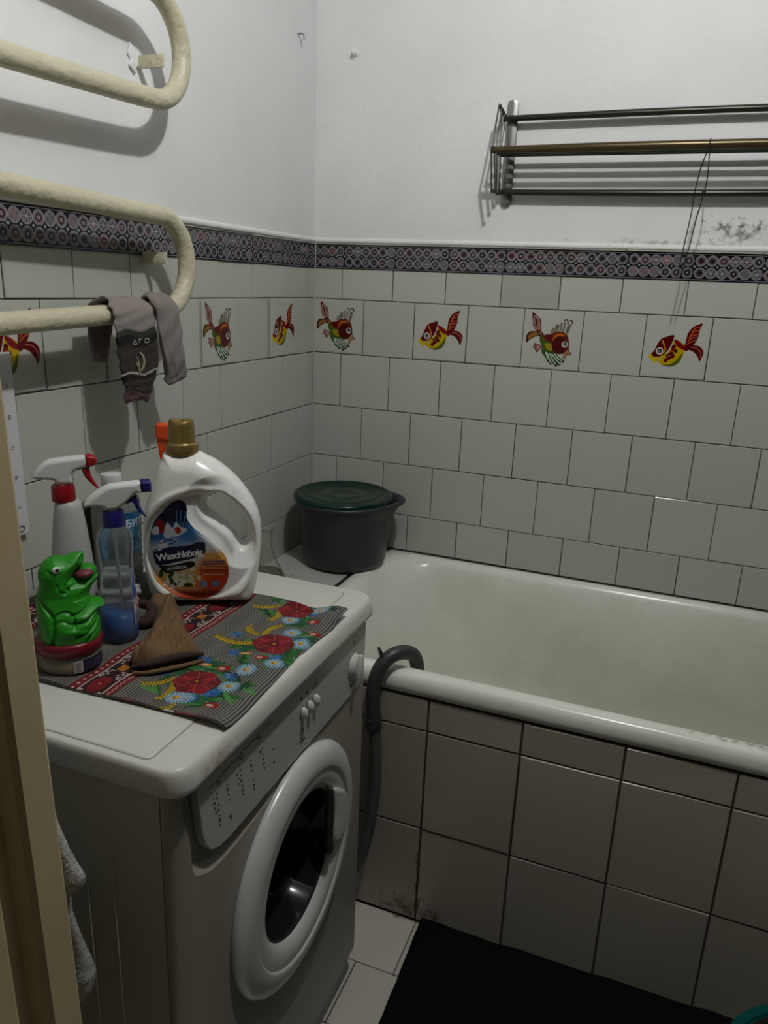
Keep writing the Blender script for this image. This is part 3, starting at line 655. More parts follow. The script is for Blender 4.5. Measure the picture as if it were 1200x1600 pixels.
marks = [(-1.356, 0.7617), (-1.3554, 0.754), (-1.3633, 0.7596), (-1.3619, 0.7513), (-1.3531, 0.7439), (-1.3604, 0.7436), (-1.3534, 0.7367), (-1.359, 0.7352), (-1.3516, 0.7268), (-1.3513, 0.7204), (-1.3507, 0.7124), (-1.3337, 0.7587), (-1.3325, 0.7511), (-1.3309, 0.7426), (-1.3294, 0.7347), (-1.3278, 0.7095), (-1.3256, 0.7041), (-1.3032, 0.761), (-1.3103, 0.7587), (-1.3025, 0.7517), (-1.3076, 0.7494), (-1.3011, 0.7432), (-1.3068, 0.7419), (-1.2989, 0.734), (-1.2981, 0.7271), (-1.2972, 0.72), (-1.2775, 0.7579), (-1.2766, 0.7496), (-1.2742, 0.7403), (-1.2718, 0.7243), (-1.2708, 0.7164), (-1.2699, 0.7105), (-1.2481, 0.7584), (-1.2537, 0.7566), (-1.2471, 0.7486), (-1.2461, 0.7407), (-1.2444, 0.7323), (-1.2425, 0.7237), (-1.2196, 0.7389), (-1.2169, 0.7168)]
for k, (y, z) in enumerate(marks): 
    yzbox(bm, y, z, 0.0016 if k % 3 else 0.0034, 0.0030 if k % 2 else 0.0022)
for a, b in (((-1.372, 0.7785), (-1.357, 0.7795)), ((-1.345, 0.7805), (-1.306, 0.7825)), ((-1.294, 0.783), (-1.262, 0.784)), ((-1.248, 0.7845), (-1.225, 0.7855))):
    yzbox(bm, (a[0]+b[0])/2, (a[1]+b[1])/2, abs(b[0]-a[0]), 0.0005)
for (y, z) in ((-1.351, 0.7765), (-1.2995, 0.779), (-1.2555, 0.781)):
    ring = [(y+0.0042*math.cos(a)*(1+0.15*math.sin(3*a)), z+0.0045*math.sin(a)) for a in np.linspace(0.6, 5.9, 16)]
    for a, b in zip(ring, ring[1:]): obox(bm, (XP, (a[0]+b[0])/2, (a[1]+b[1])/2), ((1, 0, 0), Vector((0, b[0]-a[0], b[1]-a[1])).normalized(), Vector((1, 0, 0)).cross(Vector((0, b[0]-a[0], b[1]-a[1])).normalized())), (0.0006, 0.0024, 0.0009))
# symbols above the three buttons, dial scale and logo outline
yzbox(bm, -1.0957, 0.7712, 0.0022, 0.0075)
for (y, z) in ((-1.1354, 0.7728), (-1.1176, 0.7737)):
    for d in (-0.0018, 0, 0.0018): yzbox(bm, y+d, z+random.uniform(-.001, .001), 0.0011, 0.0048)
    yzbox(bm, y, z, 0.005, 0.001)
yzbox(bm, -0.9425, 0.7758, 0.0018, 0.007)
for k in range(11):
    a = math.radians(-62+k*30.4); yzbox(bm, -0.943+0.024*math.sin(a), 0.7335+0.0265*math.cos(a), 0.0016, 0.0022)
for a, b in (((-0.953, 0.7005), (-0.934, 0.7005)), ((-0.953, 0.696), (-0.934, 0.696))): yzbox(bm, (a[0]+b[0])/2, a[1], 0.018, 0.0006)
for k in range(5): yzbox(bm, -0.952+0.0045*k, 0.698, 0.0007, 0.005)
for t in range(14):
    a = math.radians(70+t*20); yzbox(bm, -1.0845+0.004*math.cos(a), 0.7735+0.005*math.sin(a), 0.0009, 0.0009)
for t in range(20):
    a = math.radians(t*18); yzbox(bm, -1.133+0.0050*math.cos(a), 0.7125+0.0080*math.sin(a), 0.0009, 0.0012)
for t in range(7): yzbox(bm, -1.140+0.0026*t, 0.7000+0.0006*(t % 2), 0.0016, 0.0024)
mb('printed_symbols', bm, M_black, cp)['kind'] = 'stuff'
for (y, z) in ((-1.1325, 0.7465), (-1.1122, 0.7470), (-1.0925, 0.7475)):
    bm = bmesh.new(); lathe(bm, [(0, 0.010), (0.35, 0.0098), (0.7, 0.0085), (0.93, 0.0055), (1.0, 0.002), (1.0, 0.0)], (0, 0, 0), 'x', 24)
    for v in bm.verts: v.co = Vector((XP-0.0005+v.co.x, y+v.co.y*0.0062, z+v.co.z*0.0105))
    mb('button', bm, M_wtop, cp, True)
    bm = bmesh.new(); lathe(bm, [(0.0, 0.0006), (1.0, 0.0006), (1.0, 0)], (0, 0, 0), 'x', 24)
    for v in bm.verts: v.co = Vector((XP-0.0002+v.co.x, y+v.co.y*0.0069, z+0.0002+v.co.z*0.0113))
    mb('button_gap', bm, M_black, cp)
kn = bmesh.new(); lathe(kn, [(0, 0.010), (0.014, 0.0098), (0.0185, 0.008), (0.0205, 0.002), (0.0215, 0.0)], (XP, -0.943, 0.7335), 'x', 40)
kb = mb('programme_knob', kn, M_wtop, cp, auto=50)
bm = bmesh.new(); obox(bm, (XP+0.0115, -0.943, 0.7335), ((1, 0, 0), (0, 0.97, -0.24), (0, 0.24, 0.97)), (0.011, 0.011, 0.041), 0.004); mb('knob_grip', bm, M_wtop, kb, auto=40)
# door
DX = 0.5455
dr = bmesh.new(); lathe(dr, [(0.151, 0.0), (0.189, 0.0), (0.1905, 0.004), (0.188, 0.010), (0.180, 0.016), (0.166, 0.0205), (0.154, 0.0215), (0.1505, 0.0205), (0.1490, 0.0180), (0.1465, 0.0180), (0.140, 0.0185), (0.128, 0.0165), (0.118, 0.011), (0.1125, 0.003), (0.112, -0.004), (0.135, -0.004), (0.151, -0.004)], (DX, DC[0], DC[1]), 'x', 96)
# the porthole ring is one turned shape; its closing faces are removed so that the centre stays open
bmesh.ops.delete(dr, geom=[f for f in dr.faces if len(f.verts) > 4], context='FACES')
door = mb('porthole_door', dr, M_door, wm, auto=50)
gl = bmesh.new(); lathe(gl, [(0.113, 0.004), (0.111, 0.000), (0.104, -0.03), (0.092, -0.06), (0.070, -0.075), (0.0, -0.082)], (DX, DC[0], DC[1]), 'x', 64)
bmesh.ops.delete(gl, geom=[f for f in gl.faces if len(f.verts) > 4 and f.calc_center_median().x > 0.54], context='FACES')
M_glass = mat('smoked_door_glass', (0.012, 0.013, 0.013), 0.06, spec=0.3)
mb('door_glass', gl, M_glass, door, True)
gk = bmesh.new(); lathe(gk, [(0.1135, 0.002), (0.118, 0.0045), (0.1135, 0.0055), (0.1105, 0.002)], (DX, DC[0], DC[1]), 'x', 64); bmesh.ops.delete(gk, geom=[f for f in gk.faces if len(f.verts) > 4], context='FACES'); mb('door_seal', gk, M_black, door, True)
# handle: white flap with a dark slot beside it
hp_ = catmull([(-1.053, 0.566), (-1.030, 0.554), (-1.008, 0.534), (-0.993, 0.507), (-0.989, 0.484), (-0.999, 0.463), (-1.018, 0.452), (-1.042, 0.454), (-1.051, 0.472), (-1.049, 0.52)], 5, True)
bm = bmesh.new(); me = inflate([(p[0], p[1]) for p in hp_], [], lambda s, t, d, h: 0.0055*np.sqrt(1-(1-np.clip(d/0.008, 0, 1))**2), 0.0011, lambda s, t, h: (DX+0.0205+h, s, t))
link('door_handle', me, M_wtop, door, True)
sl = catmull([(-1.064, 0.568), (-1.052, 0.566), (-1.049, 0.52), (-1.052, 0.475), (-1.048, 0.448), (-1.058, 0.443), (-1.066, 0.453), (-1.067, 0.50)], 5, True)
me = inflate([(p[0], p[1]) for p in sl], [], lambda s, t, d, h: 0.006*np.sqrt(1-(1-np.clip(d/0.004, 0, 1))**2), 0.001, lambda s, t, h: (DX+0.0175+h, s, t))
link('handle_slot', me, M_black, door, True)
# drum and rubber boot behind the glass
bm = bmesh.new(); lathe(bm, [(0.150, 0.0), (0.150, -0.03), (0.165, -0.05), (0.22, -0.07), (0.22, -0.33), (0.0, -0.34)], (0.538, DC[0], DC[1]), 'x', 64)
bmesh.ops.delete(bm, geom=[f for f in bm.faces if len(f.verts) > 4 and f.calc_center_median().x > 0.5], context='FACES')
mb('drum', bm, mat('drum_steel', (0.12, 0.12, 0.12), 0.4, 0.6), wm, True)

# ------------------------------------------------------------------ towel rail
M_pipe = mat('cream_painted_pipe', (0.56, 0.53, 0.38), 0.38, bump=0.9, bscale=75, bdist=0.004, vary=0.05, vscale=20)
tr_ = empty('heated_towel_rail', (0.07, -0.9, 1.28), 'cream painted serpentine towel rail pipe on the left wall', 'towel rail')
XR, RP = 0.072, 0.0170
def bend(yc, zc, r, a0, a1, n=10, sgn=1): return [(XR, yc+sgn*r*math.cos(a0+(a1-a0)*i/n), zc+r*math.sin(a0+(a1-a0)*i/n)) for i in range(n+1)]
z1_, z2_, z3_, z4_ = 1.287, 1.459, 1.648, 1.818
pp = [(XR, -1.42, 1.05), (XR, -1.42, 1.20), (XR, -1.405, 1.245), (XR, -1.36, 1.270), (XR, -1.16, 1.279), (XR, -0.96, 1.286), (XR, -0.80, 1.292)]
pp += bend(-0.790, 1.376, 0.0845, -math.radians(80), math.radians(80), 8)
pp += [(XR, -0.84, 1.4605), (XR, -1.14, 1.470), (XR, -1.30, 1.474)]
pp += bend(-1.325, 1.553, 0.080, -math.radians(75), math.radians(75), 7, -1)
pp += [(XR, -1.28, 1.634), (XR, -1.12, 1.637), (XR, -0.85, 1.647), (XR, -0.79, 1.6505)]
pp += bend(-0.785, 1.7355, 0.0845, -math.radians(78), math.radians(80), 8)
pp += [(XR, -0.84, 1.8205), (XR, -1.14, 1.826), (XR, -1.42, 1.83), (XR, -1.50, 1.87), (XR, -1.50, 2.1), (XR, -1.50, 2.5)]
bm = bmesh.new(); tube(bm, pp, RP, n=24, per=6); mb('pipe', bm, M_pipe, tr_, True)
for (yb, zb) in ((-0.728, 1.724), (-0.742, 1.386)):
    bm = bmesh.new(); obox(bm, (0.027, yb-0.004, zb), ((1, 0, 0), (0, 1, 0), (0, 0, 1)), (0.058, 0.0045, 0.022), 0.0012)
    mb('bracket', bm, M_pipe, tr_, auto=30)
bm = bmesh.new()
lathe(bm, [(0.0, 0.0), (0.019, 0.0005), (0.021, 0.0025), (0.016, 0.005), (0.010, 0.0056), (0.0, 0.006)], (-0.003, -0.742, 1.728), 'x', 28)
for v in bm.verts:
    a = math.atan2(v.co.z-1.728, v.co.y+0.742); f_ = 1+0.22*math.sin(3*a+1)+0.13*math.sin(7*a); v.co.y = -0.742+(v.co.y+0.742)*f_*0.85; v.co.z = 1.728+(v.co.z-1.728)*f_
mb('plaster_patch', bm, M_plaster, wl, True)

# ------------------------------------------------------------------ socks on the rail
M_cloth = mat('sock_knit', (1, 1, 1), 0.9, attr='paint', bump=0.5, bscale=350)
def drape(name, path, m, parent, colour=None, seed=0, n=36, per=10, wr=0.0016):
    """path rows: x, y, z, half width, half thickness; flattened tube with soft folds"""
    P = catmull(path, per); rr = np.random.default_rng(seed); ph = rr.uniform(0, 6.28, 6)
    loops = []; info = []
    for k, p in enumerate(P):
        a, b = P[max(k-1, 0)], P[min(k+1, len(P)-1)]; T = Vector(b[:3]-a[:3]).normalized(); Wd = Vector((0, 1, 0)); Wd = (Wd-T*T.dot(Wd)).normalized(); N = T.cross(Wd)
        l = []
        for i in range(n):
            th = 2*math.pi*i/n; cx, sx = math.cos(th), math.sin(th)
            off = wr*(math.sin(cx*7+ph[0]+k*0.11)+0.7*math.sin(cx*13+ph[1]-k*0.17)+0.6*math.sin(k*0.5+ph[2]+cx*3))
            q = Vector(p[:3])+Wd*(p[3]*cx*(1+0.03*math.sin(k*0.4+ph[3])))+N*(p[4]*math.copysign(abs(sx)**0.7, sx)+off*(1 if True else 0))
            l.append(tuple(q)); info.append((k/(len(P)-1), cx, sx))
        loops.append(l)
    bm = bmesh.new(); loft(bm, loops); bmesh.ops.recalc_face_normals(bm, faces=bm.faces[:])
    me = bpy.data.meshes.new(name); bm.to_mesh(me); bm.free()
    if colour:
        at = me.color_attributes.new('paint', 'FLOAT_COLOR', 'POINT')
        for i, v in enumerate(me.vertices): at.data[i].color = (*colour(v.co, info[i]), 1)
    return link(name, me, m, parent, True)
SG, SD, SK = lin((132, 124, 120)), lin((50, 44, 42)), lin((14, 13, 13))
def colA(co, inf):
    if co.x < 0.075: return SG if co.z > 1.225 else SG*1.15
    z = co.z+0.0035*math.sin(co.y*90)
    if z > 1.262: return SG
    if z > 1.2515: return lin((42, 42, 39))
    if z > 1.2345: return SK
    if 1.1855 < z < 1.189: return lin((170, 160, 155))
    if 1.178 < z < 1.1855: return SK
    if z < 1.153: return lin((78, 58, 56))
    return SD
sa = empty('grey_sock', (0.09, -0.9, 1.14), 'grey sock with dark patterned foot, folded over the lowest towel rail bar', 'sock', 'socks drying on the towel rail')
drape('sock_body', [(0.036, -0.921, 1.204, 0.015, 0.006), (0.036, -0.921, 1.225, 0.022, 0.006), (0.040, -0.922, 1.262, 0.031, 0.005), (0.046, -0.918, 1.293, 0.040, 0.005), (0.070, -0.906, 1.311, 0.048, 0.005), (0.094, -0.900, 1.295, 0.053, 0.005), (0.098, -0.898, 1.262, 0.0535, 0.0055), (0.099, -0.8975, 1.225, 0.0515, 0.006), (0.099, -0.897, 1.188, 0.049, 0.006), (0.098, -0.900, 1.160, 0.037, 0.006), (0.097, -0.9065, 1.146, 0.031, 0.006), (0.097, -0.907, 1.138, 0.029, 0.005)], M_cloth, sa, colA, 3, wr=0.0008, per=24)
M_print = mat('sock_print', (0.32, 0.31, 0.29), 0.8); M_print2 = mat('sock_emblem', (0.27, 0.28, 0.17), 0.8)
bm = bmesh.new()
def flat(bm, pts, x=0.1068): bm.faces.new([bm.verts.new((x, p[0], p[1])) for p in pts])
def stroke(bm, a, b, wd, x=0.1068):
    d = Vector((b[0]-a[0], b[1]-a[1])); d.normalize(); n_ = Vector((-d.y, d.x))*wd/2
    flat(bm, [(a[0]-n_.x, a[1]-n_.y), (b[0]-n_.x, b[1]-n_.y), (b[0]+n_.x, b[1]+n_.y), (a[0]+n_.x, a[1]+n_.y)], x)
for (a, b) in (((-.919, 1.2385), (-.914, 1.2465)), ((-.914, 1.2465), (-.909, 1.2385)), ((-.919, 1.2385), (-.908, 1.2385)), ((-.903, 1.2465), (-.903, 1.2400)), ((-.905, 1.2462), (-.897, 1.2465)), ((-.886, 1.2465), (-.876, 1.2462)), ((-.886, 1.2465), (-.888, 1.2400)), ((-.888, 1.2400), (-.877, 1.2400)), ((-.876, 1.2462), (-.877, 1.2400))): stroke(bm, a, b, 0.0018, 0.1072)
mb('sock_lettering', bm, M_print, sa)
bm = bmesh.new(); em = arc_n(14, math.radians(75), math.radians(-75), (-0.9065, 1.208), 0.0175); em2 = arc_n(14, math.radians(70), math.radians(-70), (-0.9110, 1.208), 0.0160)
for i in range(14): flat(bm, [em[i], em[i+1], em2[i+1], em2[i]], 0.1073)
for a, b in (((-.911, 1.217), (-.904, 1.200)), ((-.909, 1.207), (-.903, 1.192)), ((-.914, 1.209), (-.9035, 1.186))): stroke(bm, a, b, 0.0022, 0.1073)
mb('sock_emblem', bm, M_print2, sa)
sb = empty('grey_sock', (0.09, -0.80, 1.16), 'plain grey sock hanging right of the patterned one at the rail bend', 'sock', 'socks drying on the towel rail')
def colB(co, inf): return SG*0.95 if co.z > 1.2 else SG*0.80
drape('sock_body', [(0.040, -0.812, 1.235, 0.020, 0.005), (0.042, -0.810, 1.265, 0.026, 0.005), (0.048, -0.808, 1.297, 0.028, 0.005), (0.072, -0.808, 1.318, 0.030, 0.005), (0.095, -0.808, 1.302, 0.031, 0.006), (0.099, -0.806, 1.270, 0.032, 0.007), (0.099, -0.802, 1.238, 0.031, 0.008), (0.097, -0.792, 1.205, 0.029, 0.010), (0.094, -0.782, 1.180, 0.030, 0.010), (0.092, -0.779, 1.165, 0.030, 0.008), (0.092, -0.778, 1.160, 0.026, 0.005)], M_cloth, sb, colB, 8, wr=0.0018)

# ------------------------------------------------------------------ drying rack on the back wall
M_steel = mat('brushed_steel', (0.25, 0.25, 0.25), 0.35, 0.85); M_bronze = mat('bronze_rod', (0.085, 0.065, 0.028), 0.28, 0.55); M_dark = mat('dark_rod', (0.04, 0.038, 0.028), 0.3, 0.55)
rk = empty('drying_rack', (0.53, 0, 1.67), 'wall-mounted folding clothes drying rack with metal rods, folded against the wall', 'drying rack')
for xs in (0.530, 1.50):
    bm = bmesh.new(); o = []
    for z, hw in ((1.556, 0.008), (1.559, 0.0115), (1.563, 0.013), (1.785, 0.013), (1.789, 0.0115), (1.792, 0.008)): o.append((z, hw))
    loft(bm, [[(xs-hw, 0.004, z), (xs+hw, 0.004, z), (xs+hw, -0.006, z), (xs+hw*0.35, -0.0095, z), (xs-hw*0.35, -0.0095, z), (xs-hw, -0.006, z)] for z, hw in o])
    pl_ = mb('wall_plate', bm, M_steel, rk, auto=50)
    sd = -1 if xs < 1 else 1
    xa = xs+sd*0.016
    piv_t = [(-0.016, 1.757), (-0.034, 1.760), (-0.052, 1.763), (-0.072, 1.766)]; piv_m = [(-0.030, 1.668), (-0.060, 1.669), (-0.090, 1.669), (-0.118, 1.669)]; piv_b = [(-0.016, 1.583), (-0.036, 1.582), (-0.060, 1.582), (-0.086, 1.581)]
    for k in range(4):
        for (a, b) in ((piv_t[k], piv_m[k]), (piv_m[k], piv_b[k])):
            bm = bmesh.new(); A = Vector((xa+sd*0.002*(k % 2), a[0], a[1])); B = Vector((xa+sd*0.002*(k % 2), b[0], b[1])); d = (B-A)
            obox(bm, (A+B)/2, ((1, 0, 0), d.normalized(), Vector((1, 0, 0)).cross(d.normalized())), (0.0020, d.length+0.010, 0.0095), 0.0005)
            mb('scissor_arm', bm, M_steel, rk, auto=30)
        for q in (piv_t[k], piv_m[k], piv_b[k]):
            bm = bmesh.new(); lathe(bm, [(0, 0.004), (0.0035, 0.0035), (0.0045, 0.001), (0.0045, -0.004), (0, -0.0045)], (xa-sd*0.0005, q[0], q[1]), 'x', 14); mb('rivet', bm, M_dark, rk, True)
def rod(y, z, r0, r1, m, sag=0.0):
    bm = bmesh.new(); pts = [(0.513+0.99*t, y, z+sag*math.sin(math.pi*t)) for t in np.linspace(0, 1, 12)]
    tube(bm, pts, [r0]+[r1]*3+[r0], n=18, per=2); return mb('rod', bm, m, rk, True)
rod(-0.022, 1.7490, 0.0066, 0.0078, M_dark, 0.004); rod(-0.022, 1.5845, 0.0068, 0.0074, M_dark, -0.003)
for y, m_ in ((-0.030, M_dark), (-0.060, M_dark), (-0.090, M_dark)): rod(y, 1.668, 0.0050, 0.0055, m_)
rod(-0.118, 1.665, 0.0072, 0.0098, M_bronze, 0.002)
# black cord looped over the front rod
cd = empty('black_cord', (0.987, -0.104, 1.66), 'thin black cord looped over the drying rack rod and hanging down to the tiles', 'cord')
bm = bmesh.new()
tube(bm, [(0.988, -0.1080, 1.672), (0.987, -0.1180, 1.6785), (0.987, -0.1280, 1.672), (0.985, -0.1295, 1.655), (0.976, -0.1260, 1.62), (0.971, -0.1220, 1.575), (0.970, -0.1180, 1.53), (0.966, -0.1140, 1.48), (0.962, -0.1120, 1.43), (0.958, -0.1110, 1.395)], 0.00125, n=8, per=8)
tube(bm, [(0.988, -0.1080, 1.672), (0.988, -0.1070, 1.655), (0.9905, -0.1100, 1.63), (0.992, -0.1140, 1.60), (0.990, -0.1170, 1.575), (0.982, -0.1150, 1.52), (0.977, -0.1140, 1.47), (0.971, -0.1120, 1.43), (0.967, -0.1110, 1.40)], 0.00125, n=8, per=8)
tube(bm, [(0.987, -0.1180, 1.661), (0.991, -0.1220, 1.656), (0.987, -0.1275, 1.651), (0.983, -0.1220, 1.656), (0.987, -0.1180, 1.661)], 0.0018, n=8, per=6)
mb('cord', bm, mat('black_string', (0.01, 0.01, 0.01), 0.7), cd, True)

# ------------------------------------------------------------------ measuring strip on the left wall
rs = Canvas(0.062, 0.30, 0.0006, lin((205, 206, 208)), 2)
rs.poly([(0.0, 0.0), (0.0605, 0.0), (0.0605, 0.0008), (0, 0.0008)], lin((120, 122, 125)))
yk = 0.028
while yk < 0.29:
    n5 = int(round((yk-0.028)/0.010)); L_ = 0.008 if n5 % 5 == 0 else 0.005
    rs.line([(0.030, yk), (0.030+L_, yk)], 0.0008, lin((60, 60, 62))); rs.line([(0.030, yk+0.005), (0.033, yk+0.005)], 0.0006, lin((90, 90, 92))); yk += 0.010
me = rs.mesh('strip', lambda gx, gy: (np.full(gx.shape, 0.0105)-0.004*(gy/0.3), -1.152+gx, 0.930+gy))
st = empty('measuring_strip', (0.008, -1.12, 0.93), 'white measuring strip with tick marks standing against the left wall tiles', 'ruler')
o = link('printed_face', me, M_paint, st); 
bm = bmesh.new(); vs = []
loft(bm, [[(0.0100, -1.152, 0.930), (0.0100, -1.090, 0.930), (0.0030, -1.090, 0.930), (0.0030, -1.152, 0.930)], [(0.0060, -1.152, 1.230), (0.0060, -1.090, 1.230), (0.0025, -1.090, 1.230), (0.0025, -1.152, 1.230)]])
mb('backing_board', bm, mat('white_card', (0.62, 0.62, 0.63), 0.5), st)
for s_, zz in (('10', 0.978+0.05), ('5', 0.978), ('15', 1.078), ('20', 1.128), ('25', 1.178)):
    text('numeral', s_, 0.008, M_black, lambda x, y, zz=zz: (0.0112-0.004*((zz+x-0.93)/0.3), -1.1055-y, zz+x), st)
bm = bmesh.new(); tube(bm, [(0.0112, -1.100, 0.941), (0.0112, -1.104, 0.946), (0.0112, -1.110, 0.945), (0.0112, -1.111, 0.939), (0.0112, -1.105, 0.936), (0.0112, -1.100, 0.941)], 0.0006, n=6, per=4); mb('printed_ring', bm, M_black, st)

# ------------------------------------------------------------------ printed kitchen towel on the washing machine
POPPY= [((0.4595, -1.2632), (0.4841, -1.2515), (0.4409, -1.2362)), ((0.4966, -1.1222), (0.5236, -1.1091), (0.4804, -1.0932)), ((0.4712, -0.9995), (0.4987, -0.9884), (0.457, -0.9722))]
EARS= [((0.4291, -1.2667), (0.3979, -1.2945)), ((0.435, -1.2748), (0.4384, -1.3169)), ((0.4666, -1.3214), (0.4564, -1.3376)), ((0.4674, -1.1363), (0.4067, -1.1358)), ((0.4613, -1.1092), (0.433, -1.0822)), ((0.4676, -1.1061), (0.4767, -1.0607)), ((0.4379, -0.9977), (0.4021, -1.0156)), ((0.4458, -1.0121), (0.451, -1.0519))]
DAISY= [(0.4671, -1.3034), (0.5279, -1.1749), (0.5008, -1.2064), (0.5021, -1.0759), (0.5031, -1.2542), (0.479, -1.0381), (0.511, -0.99), (0.5336, -1.1042), (0.4586, -1.3074)]
BLUEF= [(0.4021, -1.2594), (0.4275, -1.2095), (0.43, -1.1178), (0.4597, -1.1687), (0.4902, -1.2294), (0.5207, -1.1552), (0.5035, -1.0088), (0.4959, -1.2774), (0.5268, -1.0947), (0.4903, -1.2782), (0.4783, -1.3001), (0.4363, -1.2073)]
BUDS= [(0.5016, -1.1683), (0.4702, -1.2155), (0.5369, -1.0679), (0.5178, -1.0335), (0.5074, -1.3022), (0.4747, -1.1647), (0.4434, -1.2187), (0.4063, -0.9728)]
GREEN= [(0.4597, -1.14), (0.4731, -1.146), (0.4831, -1.1849), (0.5248, -1.087), (0.5376, -1.1587), (0.5011, -1.2382), (0.5018, -1.0342), (0.4942, -1.0474), (0.5291, -1.0761), (0.4493, -1.2125), (0.4273, -1.2288), (0.4211, -1.2457), (0.485, -1.297), (0.4986, -1.2906), (0.4232, -1.2717), (0.4172, -1.2982), (0.4657, -1.2231), (0.5219, -1.2487), (0.5304, -1.1346), (0.514, -1.1701), (0.4301, -1.0301), (0.49, -0.9902), (0.4879, -1.3075), (0.424, -0.9805), (0.5212, -0.9849), (0.4638, -1.2454), (0.5083, -1.2747)]
TX0, TX1, TY0, TY1 = 0.060, 0.548, -1.342, -0.978
cv = Canvas(TX1-TX0, TY1-TY0, 0.00085, lin((148, 146, 138)), 2)
x = 0
while x < cv.w: cv.poly([(x, 0), (x+0.0019, 0), (x+0.0019, cv.h), (x, cv.h)], lin((62, 60, 55))); x += 0.0042
def Tt(p): return (p[0]-TX0, p[1]-TY0)
tR, tD, tW, tK = lin((140, 16, 24)), lin((52, 5, 10)), lin((225, 205, 200)), lin((45, 8, 12))
def band(xa, xb):
    cv.poly([(xa, 0), (xb, 0), (xb, cv.h), (xa, cv.h)], tD)
    w1 = (xb-xa)
    cv.poly([(xa, 0), (xa+w1*.19, 0), (xa+w1*.19, cv.h), (xa, cv.h)], tR); cv.poly([(xb-w1*.17, 0), (xb, 0), (xb, cv.h), (xb-w1*.17, cv.h)], tR)
    cv.line([(xa+w1*.225, 0), (xa+w1*.225, cv.h)], 0.0021, tW); cv.line([(xb-w1*.21, 0), (xb-w1*.21, cv.h)], 0.0021, tW)
    y = 0.004
    while y < cv.h: cv.ell(xa+w1*.10, y, 0.0019, 0.0022, tW); y += 0.0105
    zz = [(xb-w1*(.07 if i % 2 else .12), i*0.004) for i in range(int(cv.h/0.004))]; cv.line(zz, 0.0010, tW)
    xm = (xa+xb)/2; y = 0.022; k = 0
    while y < cv.h+0.03:
        if k % 2 == 0:
            cv.ell(xm, y, 0.0125, 0.019, tR)
            for sx in (-1, 1):
                for sy in (-1, 1):
                    for (a, b) in ((0.011, 0.020), (0.0145, 0.023), (0.008, 0.0255), (0.0135, 0.0165), (0.0155, 0.0185)): cv.poly([(xm+sx*a-.0015, y+sy*b-.0015), (xm+sx*a+.0015, y+sy*b-.0015), (xm+sx*a+.0015, y+sy*b+.0015), (xm+sx*a-.0015, y+sy*b+.0015)], tW)
            cv.ell(xm, y, 0.0015, 0.002, lin((235, 150, 120)))
        else:
            cv.poly([(xm-.006, y-.007), (xm+.006, y-.007), (xm+.006, y+.007), (xm-.006, y+.007)], lin((215, 140, 35))); cv.poly([(xm-.003, y-.0035), (xm+.003, y-.0035), (xm+.003, y+.0035), (xm-.003, y+.0035)], tK); cv.poly([(xm-.0015, y-.002), (xm+.0015, y-.002), (xm+.0015, y+.002), (xm-.0015, y+.002)], lin((225, 170, 60)))
            for sx in (-1, 1):
                for sy in (-1, 1):
                    cv.line([(xm+sx*.006, y+sy*.010), (xm+sx*.011, y+sy*.010), (xm+sx*.011, y+sy*.017), (xm+sx*.016, y+sy*.017), (xm+sx*.016, y+sy*.010)], 0.0015, tW)
        y += 0.046; k += 1
band(0.317-TX0, 0.383-TX0); band(0.088-TX0, 0.150-TX0)
rt = random.Random(5)
for g_ in GREEN:
    for _ in range(9):
        a = rt.uniform(0, 6.28); L_ = rt.uniform(0.009, 0.023); c0 = Tt((g_[0]+rt.uniform(-.008, .008), g_[1]+rt.uniform(-.008, .008)))
        cc = lin(rt.choice([(50, 120, 45), (28, 90, 40), (85, 150, 60), (40, 105, 70), (30, 70, 35), (100, 160, 90)]))
        dx, dy = L_*math.cos(a), L_*math.sin(a); cv.blob([(c0[0]-dx, c0[1]-dy), (c0[0]-dy*.22, c0[1]+dx*.22), (c0[0]+dx, c0[1]+dy), (c0[0]+dy*.22, c0[1]-dx*.22)], cc, 4)
for b_ in BLUEF:
    c0 = Tt(b_)
    for _ in range(46):
        a = rt.uniform(0, 6.28); L_ = rt.uniform(0.004, 0.0125); cv.line([c0, (c0[0]+L_*math.cos(a), c0[1]+L_*math.sin(a))], 0.0013, lin(rt.choice([(30, 95, 165), (45, 120, 185), (25, 70, 140), (90, 160, 205)])))
for e0, e1 in EARS:
    a, b = np.array(Tt(e0)), np.array(Tt(e1)); d = (b-a)/np.linalg.norm(b-a); n_ = np.array([-d[1], d[0]]); L_ = np.linalg.norm(b-a)
    for i in range(int(L_/0.0044)+1):
        t = i*0.0044; bend_ = n_*0.006*math.sin(math.pi*t/L_)
        for s_ in (-1, 1):
            c0 = a+d*t+bend_; q = c0+n_*s_*0.0042+d*0.004; cv.line([tuple(c0), tuple(q)], 0.0040, lin((60, 62, 15))); cv.line([tuple(c0+d*.0005), tuple(q)], 0.0023, lin((230, 195, 35)))
for d_ in DAISY:
    c0 = Tt(d_)
    for k in range(17):
        a = k*6.283/17; L_ = 0.0145; q = (c0[0]+L_*math.cos(a), c0[1]+L_*math.sin(a)); cv.line([c0, q], 0.0030, lin((60, 140, 185))); 
    for k in range(17):
        a = k*6.283/17; L_ = 0.0135; q = (c0[0]+L_*math.cos(a), c0[1]+L_*math.sin(a)); cv.line([c0, q], 0.0017, lin((195, 220, 225)))
    cv.ell(c0[0], c0[1], 0.0048, 0.0048, lin((190, 130, 30))); cv.ell(c0[0]+.0012, c0[1]+.0012, 0.0026, 0.0026, lin((235, 205, 90)))
